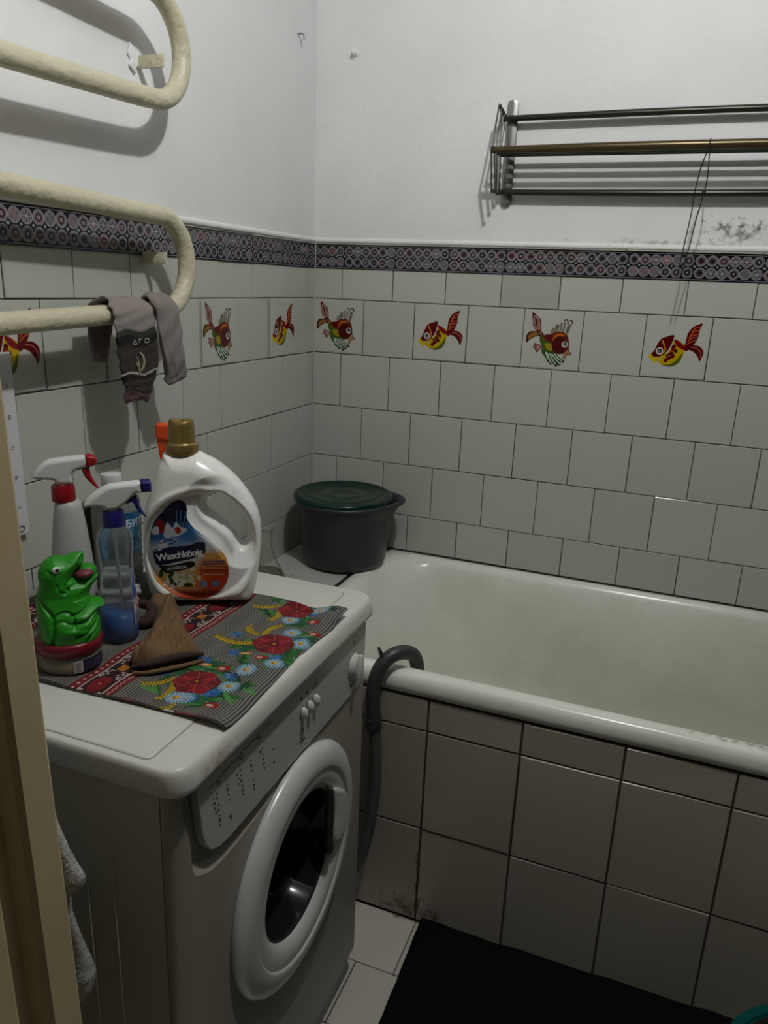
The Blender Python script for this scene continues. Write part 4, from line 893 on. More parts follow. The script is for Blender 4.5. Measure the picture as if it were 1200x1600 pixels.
for p0, p1, p2 in POPPY:
    c0 = np.array(Tt(p0)); R_ = 0.029
    cv.ell(c0[0], c0[1], R_*1.02, R_*1.02, lin((90, 6, 14)))
    for k in range(6):
        a = k*1.047+0.3; q = c0+R_*0.55*np.array([math.cos(a), math.sin(a)]); cv.ell(q[0], q[1], R_*0.56, R_*0.46, lin((158, 16, 30)) if k % 2 else lin((128, 9, 21)), a)
        for da in (-0.35, -0.1, 0.15, 0.4):
            q1 = c0+R_*0.35*np.array([math.cos(a+da), math.sin(a+da)]); q2 = c0+R_*0.92*np.array([math.cos(a+da*1.1), math.sin(a+da*1.1)]); cv.line([tuple(q1), tuple(q2)], 0.0010, lin((215, 95, 105)) if abs(da) > .3 else lin((110, 8, 18)))
        q1 = c0+R_*0.95*np.array([math.cos(a+.52), math.sin(a+.52)]); cv.line([tuple(c0), tuple(q1)], 0.0016, lin((80, 5, 12)))
    for k in range(16): a = k*.39; q = c0+0.007*np.array([math.cos(a), math.sin(a)]); cv.ell(q[0], q[1], 0.0012, 0.0012, lin((40, 5, 10)))
    cv.ell(c0[0], c0[1], 0.0042, 0.0042, lin((60, 10, 14))); cv.ell(c0[0], c0[1], 0.0024, 0.0024, lin((215, 150, 60)))
for i, b_ in enumerate(BUDS):
    c0 = Tt(b_)
    if i < 5: cv.ell(c0[0], c0[1], 0.0098, 0.0068, lin((165, 18, 32)), 0.4); cv.ell(c0[0]-.002, c0[1]-.001, 0.0045, 0.0028, lin((235, 195, 175)), 0.4)
    else: cv.ell(c0[0], c0[1], 0.009, 0.0035, lin((225, 140, 60)), 0.4); cv.ell(c0[0], c0[1], 0.004, 0.0018, lin((240, 210, 150)), 0.4)
cv.poly([(0, 0), (cv.w, 0), (cv.w, 0.0030), (0, 0.0030)], lin((40, 34, 32)))
xx = 0.34
while xx < cv.w-0.03:
    cc = rt.choice([(150, 25, 40), (230, 225, 220), (60, 10, 18), (90, 12, 24), (30, 28, 28)]); l_ = rt.uniform(0.006, 0.022); cv.poly([(xx, 0.0), (xx+l_, 0.0), (xx+l_, 0.0026), (xx, 0.0026)], lin(cc)); xx += l_
def place_towel(gx, gy):
    X = TX0+gx; Y = TY0+gy
    Z = 0.8415+0.0009*np.sin(X*60+Y*35)+0.0008*np.sin(X*25-Y*80+1)
    Z = Z+0.013*np.exp(-(((X-0.535)/0.028)**2+((Y+0.985)/0.035)**2))            # lifted far corner
    Z = Z+0.0045*np.exp(-(((X-0.47)/0.07)**2+((Y+0.975)/0.012)**2))
    Z = Z+0.005*np.exp(-(((X-0.53)/0.03)**2+((Y+1.342)/0.012)**2))+0.003*np.exp(-(((X-0.42)/0.03)**2+((Y+1.342)/0.01)**2))
    Z = Z-0.0045*np.clip((X-0.535)/0.013, 0, 1)**2*(Y < -1.02)
    Yo = Y+0.004*np.sin(X*14+1)*np.clip((Y+1.30)/-0.04, 0, 1)
    # far edge: dips towards the viewer between the bottle and the corner
    far = np.clip((Y-(-1.03))/0.05, 0, 1); Yo = Yo+far*(-0.016*np.exp(-((X-0.50)/0.035)**2)+0.003)
    Xo = X+0.004*np.sin(Y*18)*(np.clip((X-0.5)/0.05, 0, 1))
    return Xo, Yo, Z
cv.I = cv.I**1.12*0.62
me = cv.mesh('kitchen_towel', place_towel)
M_towel = mat('towel_print', (1, 1, 1), 0.85, attr='paint', bump=0.25, bscale=500)
ktw = link('kitchen_towel', me, M_towel, None); so = ktw.modifiers.new('s', 'SOLIDIFY'); so.thickness = 0.0014; so.offset = 1
tag(ktw, 'striped kitchen towel printed with poppies and red borders, spread on the washing machine', 'towel')

# ------------------------------------------------------------------ bottles and other things on the machine
ZB = 0.8435
def frame(c, d):
    """local frame: s along d (horizontal), t = world z, h towards the viewer side"""
    d = Vector((d[0], d[1], 0)).normalized(); n_ = Vector((d.y, -d.x, 0))
    return lambda s, t, h: (c[0]+d.x*s+n_.x*h, c[1]+d.y*s+n_.y*h, t)
def prof(d, R): return np.sqrt(np.clip(1-(1-np.clip(d/R, 0, 1))**2, 0, 1))

# --- detergent bottle
DTC = (0.31, -1.02); dF = frame(DTC, (0.89, 0.45))
db = empty('detergent_bottle', (0.31, -1.02, ZB), 'large white detergent bottle with gold cap and see-through handle standing on the towel', 'bottle')
outl = [(-0.0543, 1.0905), (-0.0608, 1.0805), (-0.0682, 1.0677), (-0.0771, 1.0438), (-0.0843, 1.0197), (-0.0915, 0.992), (-0.0950, 0.955), (-0.0956, 0.915), (-0.0925, 0.882), (-0.0885, 0.860), (-0.0835, 0.849), (-0.074, 0.8438), (-0.05, 0.8432), (0.0, 0.8432), (0.055, 0.8432), (0.070, 0.8440), (0.0790, 0.851), (0.0860, 0.8861), (0.0909, 0.9219), (0.0929, 0.9552), (0.0905, 0.985), (0.0835, 1.008), (0.0700, 1.031), (0.0500, 1.0555), (0.0250, 1.0765), (0.0040, 1.0880), (-0.0055, 1.0915)]
outl = [tuple(p) for p in catmull(outl, 5, True)]
hole = [tuple(p) for p in catmull([(0.006, 1.008), (0.0085, 1.0180), (0.018, 1.0245), (0.0319, 1.0255), (0.0495, 1.0125), (0.0620, 0.995), (0.0690, 0.977), (0.0710, 0.960), (0.0690, 0.948), (0.0645, 0.9425), (0.0590, 0.948), (0.0480, 0.966), (0.0290, 0.984), (0.0120, 0.9965)], 5, True)]
RC = (-0.002, 0.9435)
def hb(s, t, do, dh):
    Hm = 0.046-0.014*np.clip((t-1.00)/0.10, 0, 1)
    Hm = Hm*(0.58+0.42*np.clip(dh/0.035, 0, 1)**1.2)
    h = Hm*prof(do, 0.030)*prof(dh, 0.012)
    rd = np.hypot(s-RC[0], (t-RC[1])); sm = np.clip((0.091-rd)/0.008, 0, 1); sm = sm*sm*(3-2*sm)
    sm = sm*np.clip((do-0.004)/0.008, 0, 1)
    groove = 0.0080*sm
    rim = 0.0022*np.exp(-((rd-0.096)/0.004)**2)*np.clip(do/0.01, 0, 1)
    # raised S-shaped lip between the label and the handle opening
    lip = 0.004*np.exp(-((dh-0.011)/0.007)**2)*(s < 0.05)
    return np.maximum(h-groove+rim+lip*prof(dh, 0.01), 0.001)
M_dbot = mat('white_bottle_plastic', (0.80, 0.80, 0.77), 0.28)
me = inflate(outl, [hole], hb, 0.0016, dF); link('bottle_body', me, M_dbot, db, True)
M_gold = mat('gold_cap_plastic', (0.26, 0.185, 0.06), 0.3, 0.55)
cc = dF(-0.0298, 0, 0); bm = bmesh.new()
lathe(bm, [(0.0, 1.088), (0.0245, 1.088), (0.0252, 1.0905), (0.0250, 1.101), (0.0240, 1.1040), (0.0215, 1.1055), (0.0205, 1.108), (0.0197, 1.132), (0.0188, 1.138), (0.0165, 1.1415), (0.010, 1.1422), (0.0, 1.1405)], (cc[0], cc[1], 0), n=48)
for v in bm.verts:
    if v.co.z > 1.138: v.co.z += 0.0016*math.sin(math.atan2(v.co.y-cc[1], v.co.x-cc[0])*2+0.6)
mb('cap', bm, M_gold, db, auto=40)
# label
lab = [(-0.0682, 0.9906), (-0.0552, 1.0052), (-0.0407, 1.0184), (-0.0300, 1.0210), (-0.0225, 1.0150), (-0.0205, 1.002), (-0.0205, 0.991), (-0.0103, 0.9754), (0.0030, 0.965), (0.0177, 0.9517), (0.0354, 0.9314), (0.0423, 0.9118), (0.0400, 0.8880), (0.0267, 0.8680), (0.0081, 0.8569), (-0.0140, 0.8545), (-0.0339, 0.8599), (-0.0552, 0.8739), (-0.0742, 0.8937), (-0.0820, 0.9191), (-0.0804, 0.9538), (-0.0752, 0.9760)]
labp = np.array(catmull(lab, 5, True))
lx0, ly0 = -0.086, 0.852
lc = Canvas(0.132, 0.172, 0.0006, lin((225, 215, 190)), 2)
gy_ = lc.Y+ly0; gx_ = lc.X+lx0
def mixc(a, b, t): t = np.clip(t, 0, 1)[..., None]; return a*(1-t)+b*t
navy, cyan, pale, sand, orng = lin((12, 12, 60)), lin((30, 110, 175)), lin((225, 232, 238)), lin((225, 175, 90)), lin((205, 80, 25))
I = mixc(orng, sand, (gy_-0.862)/0.030); I = mixc(I, pale, (gy_-(0.905+0.25*(gx_+0.02)))/0.02); I = mixc(I, cyan, (gy_-0.940)/0.018); I = mixc(I, navy, (gy_-0.972)/0.016)
Ir = mixc(orng, sand, (gy_-0.905)/0.022); Ir = mixc(Ir, pale, (gy_-0.932)/0.012)
lc.I = mixc(I, Ir, (gx_-(-0.012))/0.02)
def Lp(s, t): return (s-lx0, t-ly0)
for k in range(9): a = math.radians(35+k*7); lc.line([Lp(-0.035, 0.944), Lp(-0.035+0.06*math.cos(a), 0.944+0.06*math.sin(a))], 0.0009, lin((110, 170, 215)))
lc.blob([Lp(-0.070, 0.980), Lp(-0.062, 0.992), (Lp(-0.056, 0.984)), Lp(-0.055, 0.970), Lp(-0.064, 0.968)], lin((150, 25, 30)))
lc.blob([Lp(-0.076, 0.972), Lp(-0.066, 0.979), Lp(-0.064, 0.967), Lp(-0.074, 0.965)], lin((225, 228, 230)))
lc.blob([Lp(-0.057, 0.962), Lp(-0.051, 0.985), Lp(-0.043, 0.976), Lp(-0.038, 0.986), Lp(-0.030, 0.978), Lp(-0.020, 0.974), Lp(-0.030, 0.966), Lp(-0.044, 0.960)], lin((215, 222, 230)))
lc.blob([Lp(-0.040, 0.975), Lp(-0.033, 0.978), Lp(-0.030, 0.970), Lp(-0.036, 0.967)], lin((185, 40, 35)))
lc.blob([Lp(-0.066, 0.948), Lp(-0.060, 0.956), Lp(-0.052, 0.952), Lp(-0.050, 0.946), Lp(-0.060, 0.943)], lin((225, 228, 232)))
lc.blob([Lp(-0.052, 0.950), Lp(-0.046, 0.962), Lp(-0.038, 0.961), Lp(-0.033, 0.950), Lp(-0.040, 0.944), Lp(-0.050, 0.944)], lin((150, 175, 205)))
for s_, t_ in ((-0.062, 0.951), (-0.056, 0.953), (-0.047, 0.956), (-0.040, 0.954), (-0.046, 0.950)): lc.ell(*Lp(s_, t_), 0.0034, 0.0012, lin((20, 30, 70)), 0.3)
# name plate outline
lc.blob([Lp(-0.071, 0.916), Lp(-0.0745, 0.940), Lp(-0.060, 0.9425), Lp(-0.042, 0.9455), Lp(-0.018, 0.948), Lp(-0.006, 0.953), Lp(0.0055, 0.953), Lp(0.0070, 0.945), Lp(0.006, 0.936), Lp(-0.001, 0.930), Lp(-0.014, 0.925), Lp(-0.04, 0.919), Lp(-0.058, 0.914)], lin((16, 24, 70)), 5)
lc.line([Lp(-0.062, 0.913), Lp(-0.040, 0.916), Lp(-0.014, 0.923)], 0.0022, lin((220, 220, 220)), True)
lc.blob([Lp(-0.066, 0.913), Lp(-0.045, 0.914), Lp(-0.018, 0.921), Lp(-0.010, 0.917), Lp(-0.014, 0.911), Lp(-0.035, 0.904), Lp(-0.055, 0.900), Lp(-0.062, 0.906)], lin((18, 32, 20)), 5)
for k in range(60):
    s_, t_ = -0.030+rng.normal(0, 0.012), 0.892+rng.normal(0, 0.006); lc.ell(*Lp(s_, t_), 0.0040, 0.0030, lin((228, 226, 205)) if rng.random() < .6 else lin((200, 190, 150)), rng.uniform(0, 3))
for s_, t_, a in ((-0.0635, 0.900, 1.4), (-0.048, 0.898, 1.0), (-0.040, 0.883, 0.4), (-0.022, 0.880, 0.1), (-0.047, 0.886, 2.0)): lc.ell(*Lp(s_, t_), 0.0075, 0.0034, lin((40, 85, 35)), a)
for s_, t_ in ((-0.056, 0.883), (-0.047, 0.877), (-0.040, 0.888), (-0.036, 0.880), (-0.030, 0.887)):
    for k in range(5): a = k*1.256; lc.ell(*Lp(s_+0.003*math.cos(a), t_+0.003*math.sin(a)), 0.0026, 0.0015, lin((235, 232, 220)), a)
for t_, cc_ in ((0.9195, (90, 90, 120)), (0.9155, (60, 70, 130))): lc.line([Lp(0.001, t_), Lp(0.037, t_+0.002)], 0.0024, lin(cc_))
for t_ in (0.9095, 0.9045, 0.8985): lc.line([Lp(-0.002, t_), Lp(0.039, t_+0.001)], 0.0030, lin((160, 45, 30)))
for t_ in (0.9095, 0.8985):
    for k in range(14): lc.line([Lp(0.001+k*0.0026, t_), Lp(0.0024+k*0.0026, t_)], 0.0014, lin((235, 200, 160)))
for (s_, t_) in ((0.0035, 0.8815), (0.0215, 0.8825)): lc.ell(*Lp(s_, t_), 0.0066, 0.0060, lin((25, 60, 135))); lc.ring(*Lp(s_, t_), 0.0048, 0.0010, lin((200, 215, 235))); lc.ell(*Lp(s_, t_), 0.0020, 0.0020, lin((200, 215, 235)))
for t_ in (0.873, 0.869): lc.line([Lp(-0.045, t_), Lp(0.0, t_+0.0015)], 0.0007, lin((240, 220, 190)))
outl_a = np.array(outl); hole_a = np.array(hole)
def surf_h(s, t):
    do = dpoly(s, t, outl_a)[0]; dh = dpoly(s, t, hole_a)[0]; return hb(s, t, do, dh)
def place_lab(gx, gy, e=0.0007): s, t = gx+lx0, gy+ly0; return dF(s, t, surf_h(s, t)+e)
lc.I = lc.I**1.15*0.62
me = lc.mesh('label', place_lab, mask=lambda x, y: pip(x+lx0, y+ly0, labp))
lo3 = link('label', me, mat('label_print', (1, 1, 1), 0.35, attr='paint'), db)
def on_bottle(s0, t0, ang, e):
    ca, sa_ = math.cos(ang), math.sin(ang)
    def f(x, y):
        s, t = s0+x*ca-y*sa_, t0+x*sa_+y*ca; h = float(surf_h(np.array([s]), np.array([t]))[0]); q = dF(s, t, h+e); return Vector(q)
    return f
M_lw = mat('label_white_ink', (0.72, 0.73, 0.74), 0.4); M_lb = mat('label_blue_ink', (0.02, 0.04, 0.2), 0.4)
text('brand_lettering', 'Waschkönig', 0.0158, M_lw, on_bottle(-0.0335, 0.9315, 0.155, 0.0013), lo3, bold=0.0003, spacing=0.92)
text('brand_lettering', 'Der', 0.0085, M_lw, on_bottle(-0.0665, 0.9405, 0.1, 0.0013), lo3, bold=0.0001)
text('brand_lettering', 'UNIVERSAL', 0.0066, M_lw, on_bottle(-0.0385, 0.9095, 0.15, 0.0013), lo3)
text('brand_lettering', 'GEL', 0.0055, M_lw, on_bottle(-0.005, 0.9290, 0.15, 0.0013), lo3)

# --- trigger sprayers
def spray_head(parent, fr_, pts, m_head, thick, noz, m_col, trig, brg=None):
    o_ = [tuple(p) for p in catmull(pts, 5, True)]
    me = inflate(o_, [], lambda s, t, d, h: thick*(0.25+0.75*prof(d-0.0008, 0.0065))*prof(d, 0.0025), 0.0009, fr_); link('spray_head', me, m_head, parent, True)
    me = inflate(noz, [], lambda s, t, d, h: thick*0.95*prof(d, 0.004), 0.0007, fr_); link('nozzle', me, m_col, parent, True)
    me = inflate([tuple(p) for p in catmull(trig, 5, True)], [], lambda s, t, d, h: thick*0.62*prof(d, 0.003), 0.0007, fr_); link('trigger', me, m_col, parent, True)
M_redp = mat('red_plastic', (0.30, 0.005, 0.012), 0.35); M_navy = mat('navy_plastic', (0.012, 0.012, 0.13), 0.35)
M_hwhite = mat('white_head_plastic', (0.62, 0.62, 0.60), 0.25)
M_milk = mat('milky_bottle', (0.43, 0.44, 0.42), 0.3, trans=0.0)
# px -> local for the white/red one
WC = (0.150, -1.150); wF = frame(WC, (0.72, 0.70))
ws = empty('spray_bottle', (WC[0], WC[1], ZB), 'white spray bottle with red collar and red trigger, behind the green toy', 'bottle')
def W(x, y): return ((40+x/10-93.5)/1022, 1.0910-(700+y/10-715)/1010)
spray_head(ws, wF, [W(100, 440), W(170, 330), W(270, 240), W(380, 190), W(620, 165), W(860, 150), W(905, 200), W(905, 290), W(860, 350), W(740, 390), W(690, 450), W(670, 590), W(440, 590), W(410, 540), W(340, 520), W(230, 510), W(140, 490)], M_hwhite, 0.0125,
    [W(875, 150), W(940, 145), W(1020, 165), W(1062, 235), W(1040, 300), W(960, 340), W(890, 365)], M_redp,
    [W(820, 380), W(890, 350), W(935, 370), W(950, 470), W(1000, 590), W(1048, 680), W(1020, 690), W(930, 600), W(850, 490)])
pw = wF(-0.0005, 0, 0); cx_, cy_ = pw[0], pw[1]
bm = bmesh.new(); lathe(bm, [(0, 1.0215), (0.0168, 1.0215), (0.0174, 1.023), (0.0168, 1.043), (0.016, 1.0455), (0, 1.0455)], (cx_, cy_, 0), n=40); mb('collar', bm, M_redp, ws, auto=40)
bm = bmesh.new(); lathe(bm, [(0, ZB), (0.031, ZB), (0.0335, ZB+0.004), (0.0335, 0.885), (0.029, 0.94), (0.0240, 0.985), (0.0205, 1.010), (0.0185, 1.018), (0.0150, 1.0215), (0, 1.0215)], (cx_+0.004, cy_+0.003, 0), n=48); mb('bottle_body', bm, M_milk, ws, True)
bm = bmesh.new(); lathe(bm, [(0.0100, 1.0455), (0.0100, 1.055), (0, 1.055)], (cx_, cy_, 0), n=24); mb('neck', bm, M_hwhite, ws, True)
# blue liquid one
BC = (0.279, -1.199); bF = frame(BC, (0.751, 0.66))
bl = empty('spray_bottle', (BC[0], BC[1], ZB), 'clear spray bottle with blue liquid, navy collar and navy trigger beside the green toy', 'bottle')
def B_(x, y): return ((120+x/10-174.5)/1066+0.0025, 1.0760-(720+y/10-752)/1035)
spray_head(bl, bF, [B_(150, 610), B_(230, 500), B_(350, 410), B_(500, 330), B_(650, 310), B_(960, 295), B_(985, 380), B_(985, 480), B_(900, 490), B_(800, 580), B_(720, 650), B_(600, 715), B_(430, 715), B_(400, 670), B_(180, 655)], M_hwhite, 0.0115,
    [B_(960, 288), B_(1110, 288), B_(1130, 330), B_(1130, 465), B_(985, 475), B_(975, 380)], M_navy,
    [B_(720, 640), B_(800, 575), B_(900, 505), B_(920, 560), B_(950, 680), B_(1000, 790), B_(1038, 860), B_(990, 830), B_(900, 740), B_(850, 630), B_(780, 630)])
pb_ = bF(0.0035, 0, 0); bx_, by_ = pb_[0], pb_[1]
bm = bmesh.new(); lathe(bm, [(0, 1.0145), (0.0152, 1.0145), (0.0156, 1.016), (0.0148, 1.0345), (0.014, 1.0365), (0, 1.0365)], (bx_, by_, 0), n=40); mb('collar', bm, M_navy, bl, auto=40)
bm = bmesh.new(); lathe(bm, [(0.0085, 1.0365), (0.0085, 1.046), (0, 1.046)], (bx_, by_, 0), n=24); mb('neck', bm, M_hwhite, bl, True)
M_clear = mat('clear_plastic', (0.66, 0.70, 0.72), 0.16, trans=0.9, ior=1.12)
bodyp = [(0, ZB), (0.0235, ZB), (0.0262, ZB+0.003), (0.0268, 0.865), (0.0262, 0.895), (0.0238, 0.92), (0.0225, 0.945), (0.0228, 0.965), (0.0250, 0.985), (0.0248, 0.998), (0.0205, 1.0075), (0.0150, 1.012), (0.0140, 1.0150), (0, 1.0152)]
ab = math.atan2(0.66, 0.751)
bm = bmesh.new(); lathe(bm, bodyp, (bx_, by_, 0), n=48, sx=1.0, sy=1.15, rot=ab); mb('bottle_body', bm, M_clear, bl, True)
M_liq = mat('blue_liquid', (0.004, 0.10, 0.38), 0.2)
bm = bmesh.new(); lathe(bm, [(0, ZB+0.0016), (0.0225, ZB+0.0016), (0.0250, ZB+0.004), (0.0256, 0.865), (0.0251, 0.8865), (0, 0.8868)], (bx_, by_, 0), n=48, sx=1.0, sy=1.15, rot=ab); mb('blue_liquid', bm, M_liq, bl, True)
bm = bmesh.new(); tube(bm, [(bx_, by_, 1.014), (bx_+.001, by_+.002, 0.95), (bx_+.004, by_+.005, 0.853)], 0.0020, n=10); mb('dip_tube', bm, mat('dip_tube_plastic', (0.4, 0.42, 0.42), 0.3), bl, True)
# wrapped label on its right side
lc2 = Canvas(0.040, 0.085, 0.0005, lin((130, 140, 150)), 2)
lc2.blob([(0.002, 0.050), (0.006, 0.068), (0.020, 0.080), (0.034, 0.083), (0.034, 0.058), (0.016, 0.046), (0.004, 0.040)], lin((28, 60, 150)))
for k in range(5): lc2.line([(0.008+k*.004, 0.055+k*.003), (0.012+k*.004, 0.068+k*.003)], 0.0012, lin((170, 190, 220)))
lc2.poly([(0.001, 0.030), (0.030, 0.052), (0.030, 0.036), (0.002, 0.018)], lin((205, 200, 200))); lc2.poly([(0.004, 0.030), (0.028, 0.048), (0.028, 0.038), (0.005, 0.022)], lin((165, 30, 35)))
for k in range(3): lc2.ell(0.010+k*.006, 0.031+k*.005, 0.0018, 0.003, lin((220, 200, 200)))
lc2.poly([(0.003, 0.001), (0.034, 0.001), (0.034, 0.016), (0.003, 0.016)], lin((95, 110, 130)))
def r_at(z):
    zs = [p[1] for p in bodyp[2:10]]; rs_ = [p[0] for p in bodyp[2:10]]; return np.interp(z, zs, rs_)
def place_l2(gx, gy):
    z = 0.868+gy; th = math.radians(-42)+gx/0.0265; r = r_at(z)+0.0006
    u, v = r*np.cos(th), r*1.15*np.sin(th); return bx_+u*math.cos(ab)-v*math.sin(ab), by_+u*math.sin(ab)+v*math.cos(ab), z
link('label', lc2.mesh('label', place_l2), mat('label_print_blue', (1, 1, 1), 0.35, attr='paint'), bl)

# --- orange trigger bottle, mostly hidden behind the detergent
OC = (0.206, -0.940); oF = frame(OC, (0.89, 0.45))
ob = empty('spray_bottle', (OC[0], OC[1], ZB), 'spray bottle with orange head, mostly hidden behind the gold-capped detergent bottle', 'bottle')
M_or = mat('orange_plastic', (0.66, 0.075, 0.012), 0.35)
bm = bmesh.new(); lathe(bm, [(0, 0.839), (0.026, 0.839), (0.028, 0.843), (0.028, 0.98), (0.024, 1.01), (0.015, 1.03), (0.014, 1.035), (0, 1.035)], (OC[0], OC[1], 0), n=32); mb('bottle_body', bm, M_milk, ob, True)
bm = bmesh.new(); lathe(bm, [(0, 1.034), (0.0165, 1.034), (0.0165, 1.052), (0, 1.053)], (OC[0], OC[1], 0), n=32); mb('collar', bm, M_or, ob, auto=40)
me = inflate([tuple(p) for p in catmull([(-0.036, 1.091), (-0.034, 1.112), (-0.022, 1.1145), (0.014, 1.114), (0.022, 1.10), (0.012, 1.075), (0.008, 1.053), (-0.008, 1.053), (-0.013, 1.080), (-0.030, 1.0845)], 5, True)], [], lambda s, t, d, h: 0.011*prof(d, 0.006), 0.001, oF); link('spray_head', me, M_or, ob, True)
me = inflate([tuple(p) for p in catmull([(-0.0335, 1.086), (-0.032, 1.070), (-0.0285, 1.045), (-0.0225, 1.055), (-0.0150, 1.075), (-0.0135, 1.086)], 5, True)], [], lambda s, t, d, h: 0.0075*prof(d, 0.003), 0.0008, oF); link('trigger', me, M_or, ob, True)

# --- large clear bottle with white cap
CC = (0.160, -1.050)
cbt = empty('clear_bottle', (CC[0], CC[1], ZB), 'large ribbed clear bottle with white screw cap and blue label', 'bottle')
pr2 = [(0, ZB), (0.036, ZB), (0.0385, ZB+0.004)]
z = 0.853
while z < 0.93: pr2 += [(0.0390, z), (0.0375, z+0.006)]; z += 0.012
pr2 += [(0.0392, 0.935), (0.0392, 0.983), (0.0380, 0.988), (0.0392, 0.993), (0.0380, 0.999), (0.0370, 1.006), (0.028, 1.014), (0.0155, 1.020), (0.0145, 1.024), (0, 1.0242)]
bm = bmesh.new(); lathe(bm, pr2, (CC[0], CC[1], 0), n=56); mb('bottle_body', bm, mat('grey_clear_plastic', (0.34, 0.37, 0.36), 0.2, trans=0.45, ior=1.2), cbt, True)
bm = bmesh.new(); lathe(bm, [(0, 1.0250), (0.0162, 1.0250), (0.0165, 1.027), (0.0163, 1.040), (0.0155, 1.0430), (0.013, 1.0437), (0, 1.0433)], (CC[0]-.003, CC[1]-.003, 0), n=40); mb('cap', bm, M_hwhite, cbt, auto=40)
lc3 = Canvas(0.062, 0.070, 0.0005, lin((60, 130, 175)), 2)
lc3.poly([(0, 0.058), (0.062, 0.058), (0.062, 0.070), (0, 0.070)], lin((25, 85, 130))); lc3.poly([(0, 0), (0.062, 0), (0.062, 0.024), (0, 0.024)], lin((95, 150, 180)))
for k in range(26): lc3.ell(rng.uniform(0.02, 0.06), rng.uniform(0.0, 0.036), 0.005, 0.0016, lin((130, 180, 205)) if k % 2 else lin((25, 95, 150)), rng.uniform(0.5, 1.2))
lc3.poly([(0, 0), (0.018, 0), (0.014, 0.07), (0, 0.07)], lin((60, 85, 95)))
TH0 = math.radians(-72)
def place_l3(gx, gy): th = TH0+gx/0.0398; return CC[0]+0.0398*np.cos(th), CC[1]+0.0398*np.sin(th), 0.915+gy
lb3 = link('label', lc3.mesh('label', place_l3), mat('label_print_clear', (1, 1, 1), 0.4, attr='paint'), cbt)
def wr3(x, y): th = TH0+(0.047+x)/0.0403; return Vector((CC[0]+0.0406*math.cos(th), CC[1]+0.0406*math.sin(th), 0.966+y))
text('label_lettering', 'БИТ', 0.017, M_lw, wr3, lb3, bold=0.0004)
text('label_lettering', 'МОЩЬ', 0.006, M_lw, lambda x, y: wr3(x*1.0, y+0.0145), lb3) if False else None

# --- cream jar with red lid
JC = (0.277, -1.292); JR = 0.0412
jr = empty('cream_jar', (JC[0], JC[1], ZB), 'round clear jar of cream with red lid, under the green toy', 'jar')
M_jar = mat('jar_plastic', (0.60, 0.57, 0.48), 0.15, trans=0.75, ior=1.2)
bm = bmesh.new(); lathe(bm, [(0, ZB), (0.036, ZB), (0.0395, ZB+0.003), (0.0412, ZB+0.008), (0.0412, 0.8640), (0.0400, 0.8665), (0.0385, 0.8700), (0, 0.8700)], (JC[0], JC[1], 0), n=56); mb('jar_body', bm, M_jar, jr, True)
bm = bmesh.new(); lathe(bm, [(0, ZB+0.0015), (0.0380, ZB+0.0015), (0.0398, ZB+0.006), (0.0398, 0.8590), (0, 0.8588)], (JC[0], JC[1], 0), n=56); mb('cream', bm, mat('cream_filling', (0.42, 0.33, 0.19), 0.5), jr, True)
bm = bmesh.new(); lathe(bm, [(0, 0.8700), (0.0405, 0.8695), (0.0430, 0.8715), (0.0435, 0.8800), (0.0425, 0.8850), (0.0395, 0.8872), (0, 0.8872)], (JC[0], JC[1], 0), n=56); mb('lid', bm, mat('dark_red_lid', (0.15, 0.005, 0.012), 0.35), jr, True)
lc4 = Canvas(0.050, 0.0235, 0.0004, lin((28, 28, 50)), 2)
lc4.poly([(0, 0), (0.0125, 0), (0.0125, 0.0235), (0, 0.0235)], lin((175, 175, 180)))
for k in range(9): lc4.line([(0.002, 0.0025+k*0.0021), (0.009, 0.0025+k*0.0021)], 0.0007 if k % 2 else 0.0011, lin((40, 40, 45)))
for k in range(5): lc4.line([(0.017, 0.004+k*0.0038), (0.044, 0.004+k*0.0038)], 0.0008, lin((75, 80, 110)))
TJ = math.radians(-42)
def place_l4(gx, gy): th = TJ+gx/0.0418; return JC[0]+0.0416*np.cos(th), JC[1]+0.0416*np.sin(th), 0.8470+gy*0.72
link('label', lc4.mesh('label', place_l4), mat('label_print_jar', (1, 1, 1), 0.4, attr='paint'), jr)

# --- green squeaky toy animal on the jar lid
GC = (0.2755, -1.290); gF = frame(GC, (0.707, 0.707))
ty = empty('rubber_toy', (GC[0], GC[1], 0.8872), 'green rubber reptile toy with open mouth, sitting on the red jar lid', 'toy')
bm = bmesh.new()
def ellip(s, t, h, rs_, rt_, rh_, tilt=0.0, sub=3):
    b2 = bmesh.new(); bmesh.ops.create_icosphere(b2, subdivisions=sub, radius=1)
    for v in b2.verts:
        a, b, c_ = v.co.x*rs_, v.co.z*rt_, v.co.y*rh_
        a, b = a*math.cos(tilt)-b*math.sin(tilt), a*math.sin(tilt)+b*math.cos(tilt)
        v.co = Vector(gF(s+a, t+b, h-c_))
    m_ = bpy.data.meshes.new('t'); b2.to_mesh(m_); b2.free(); bm.from_mesh(m_); bpy.data.meshes.remove(m_)
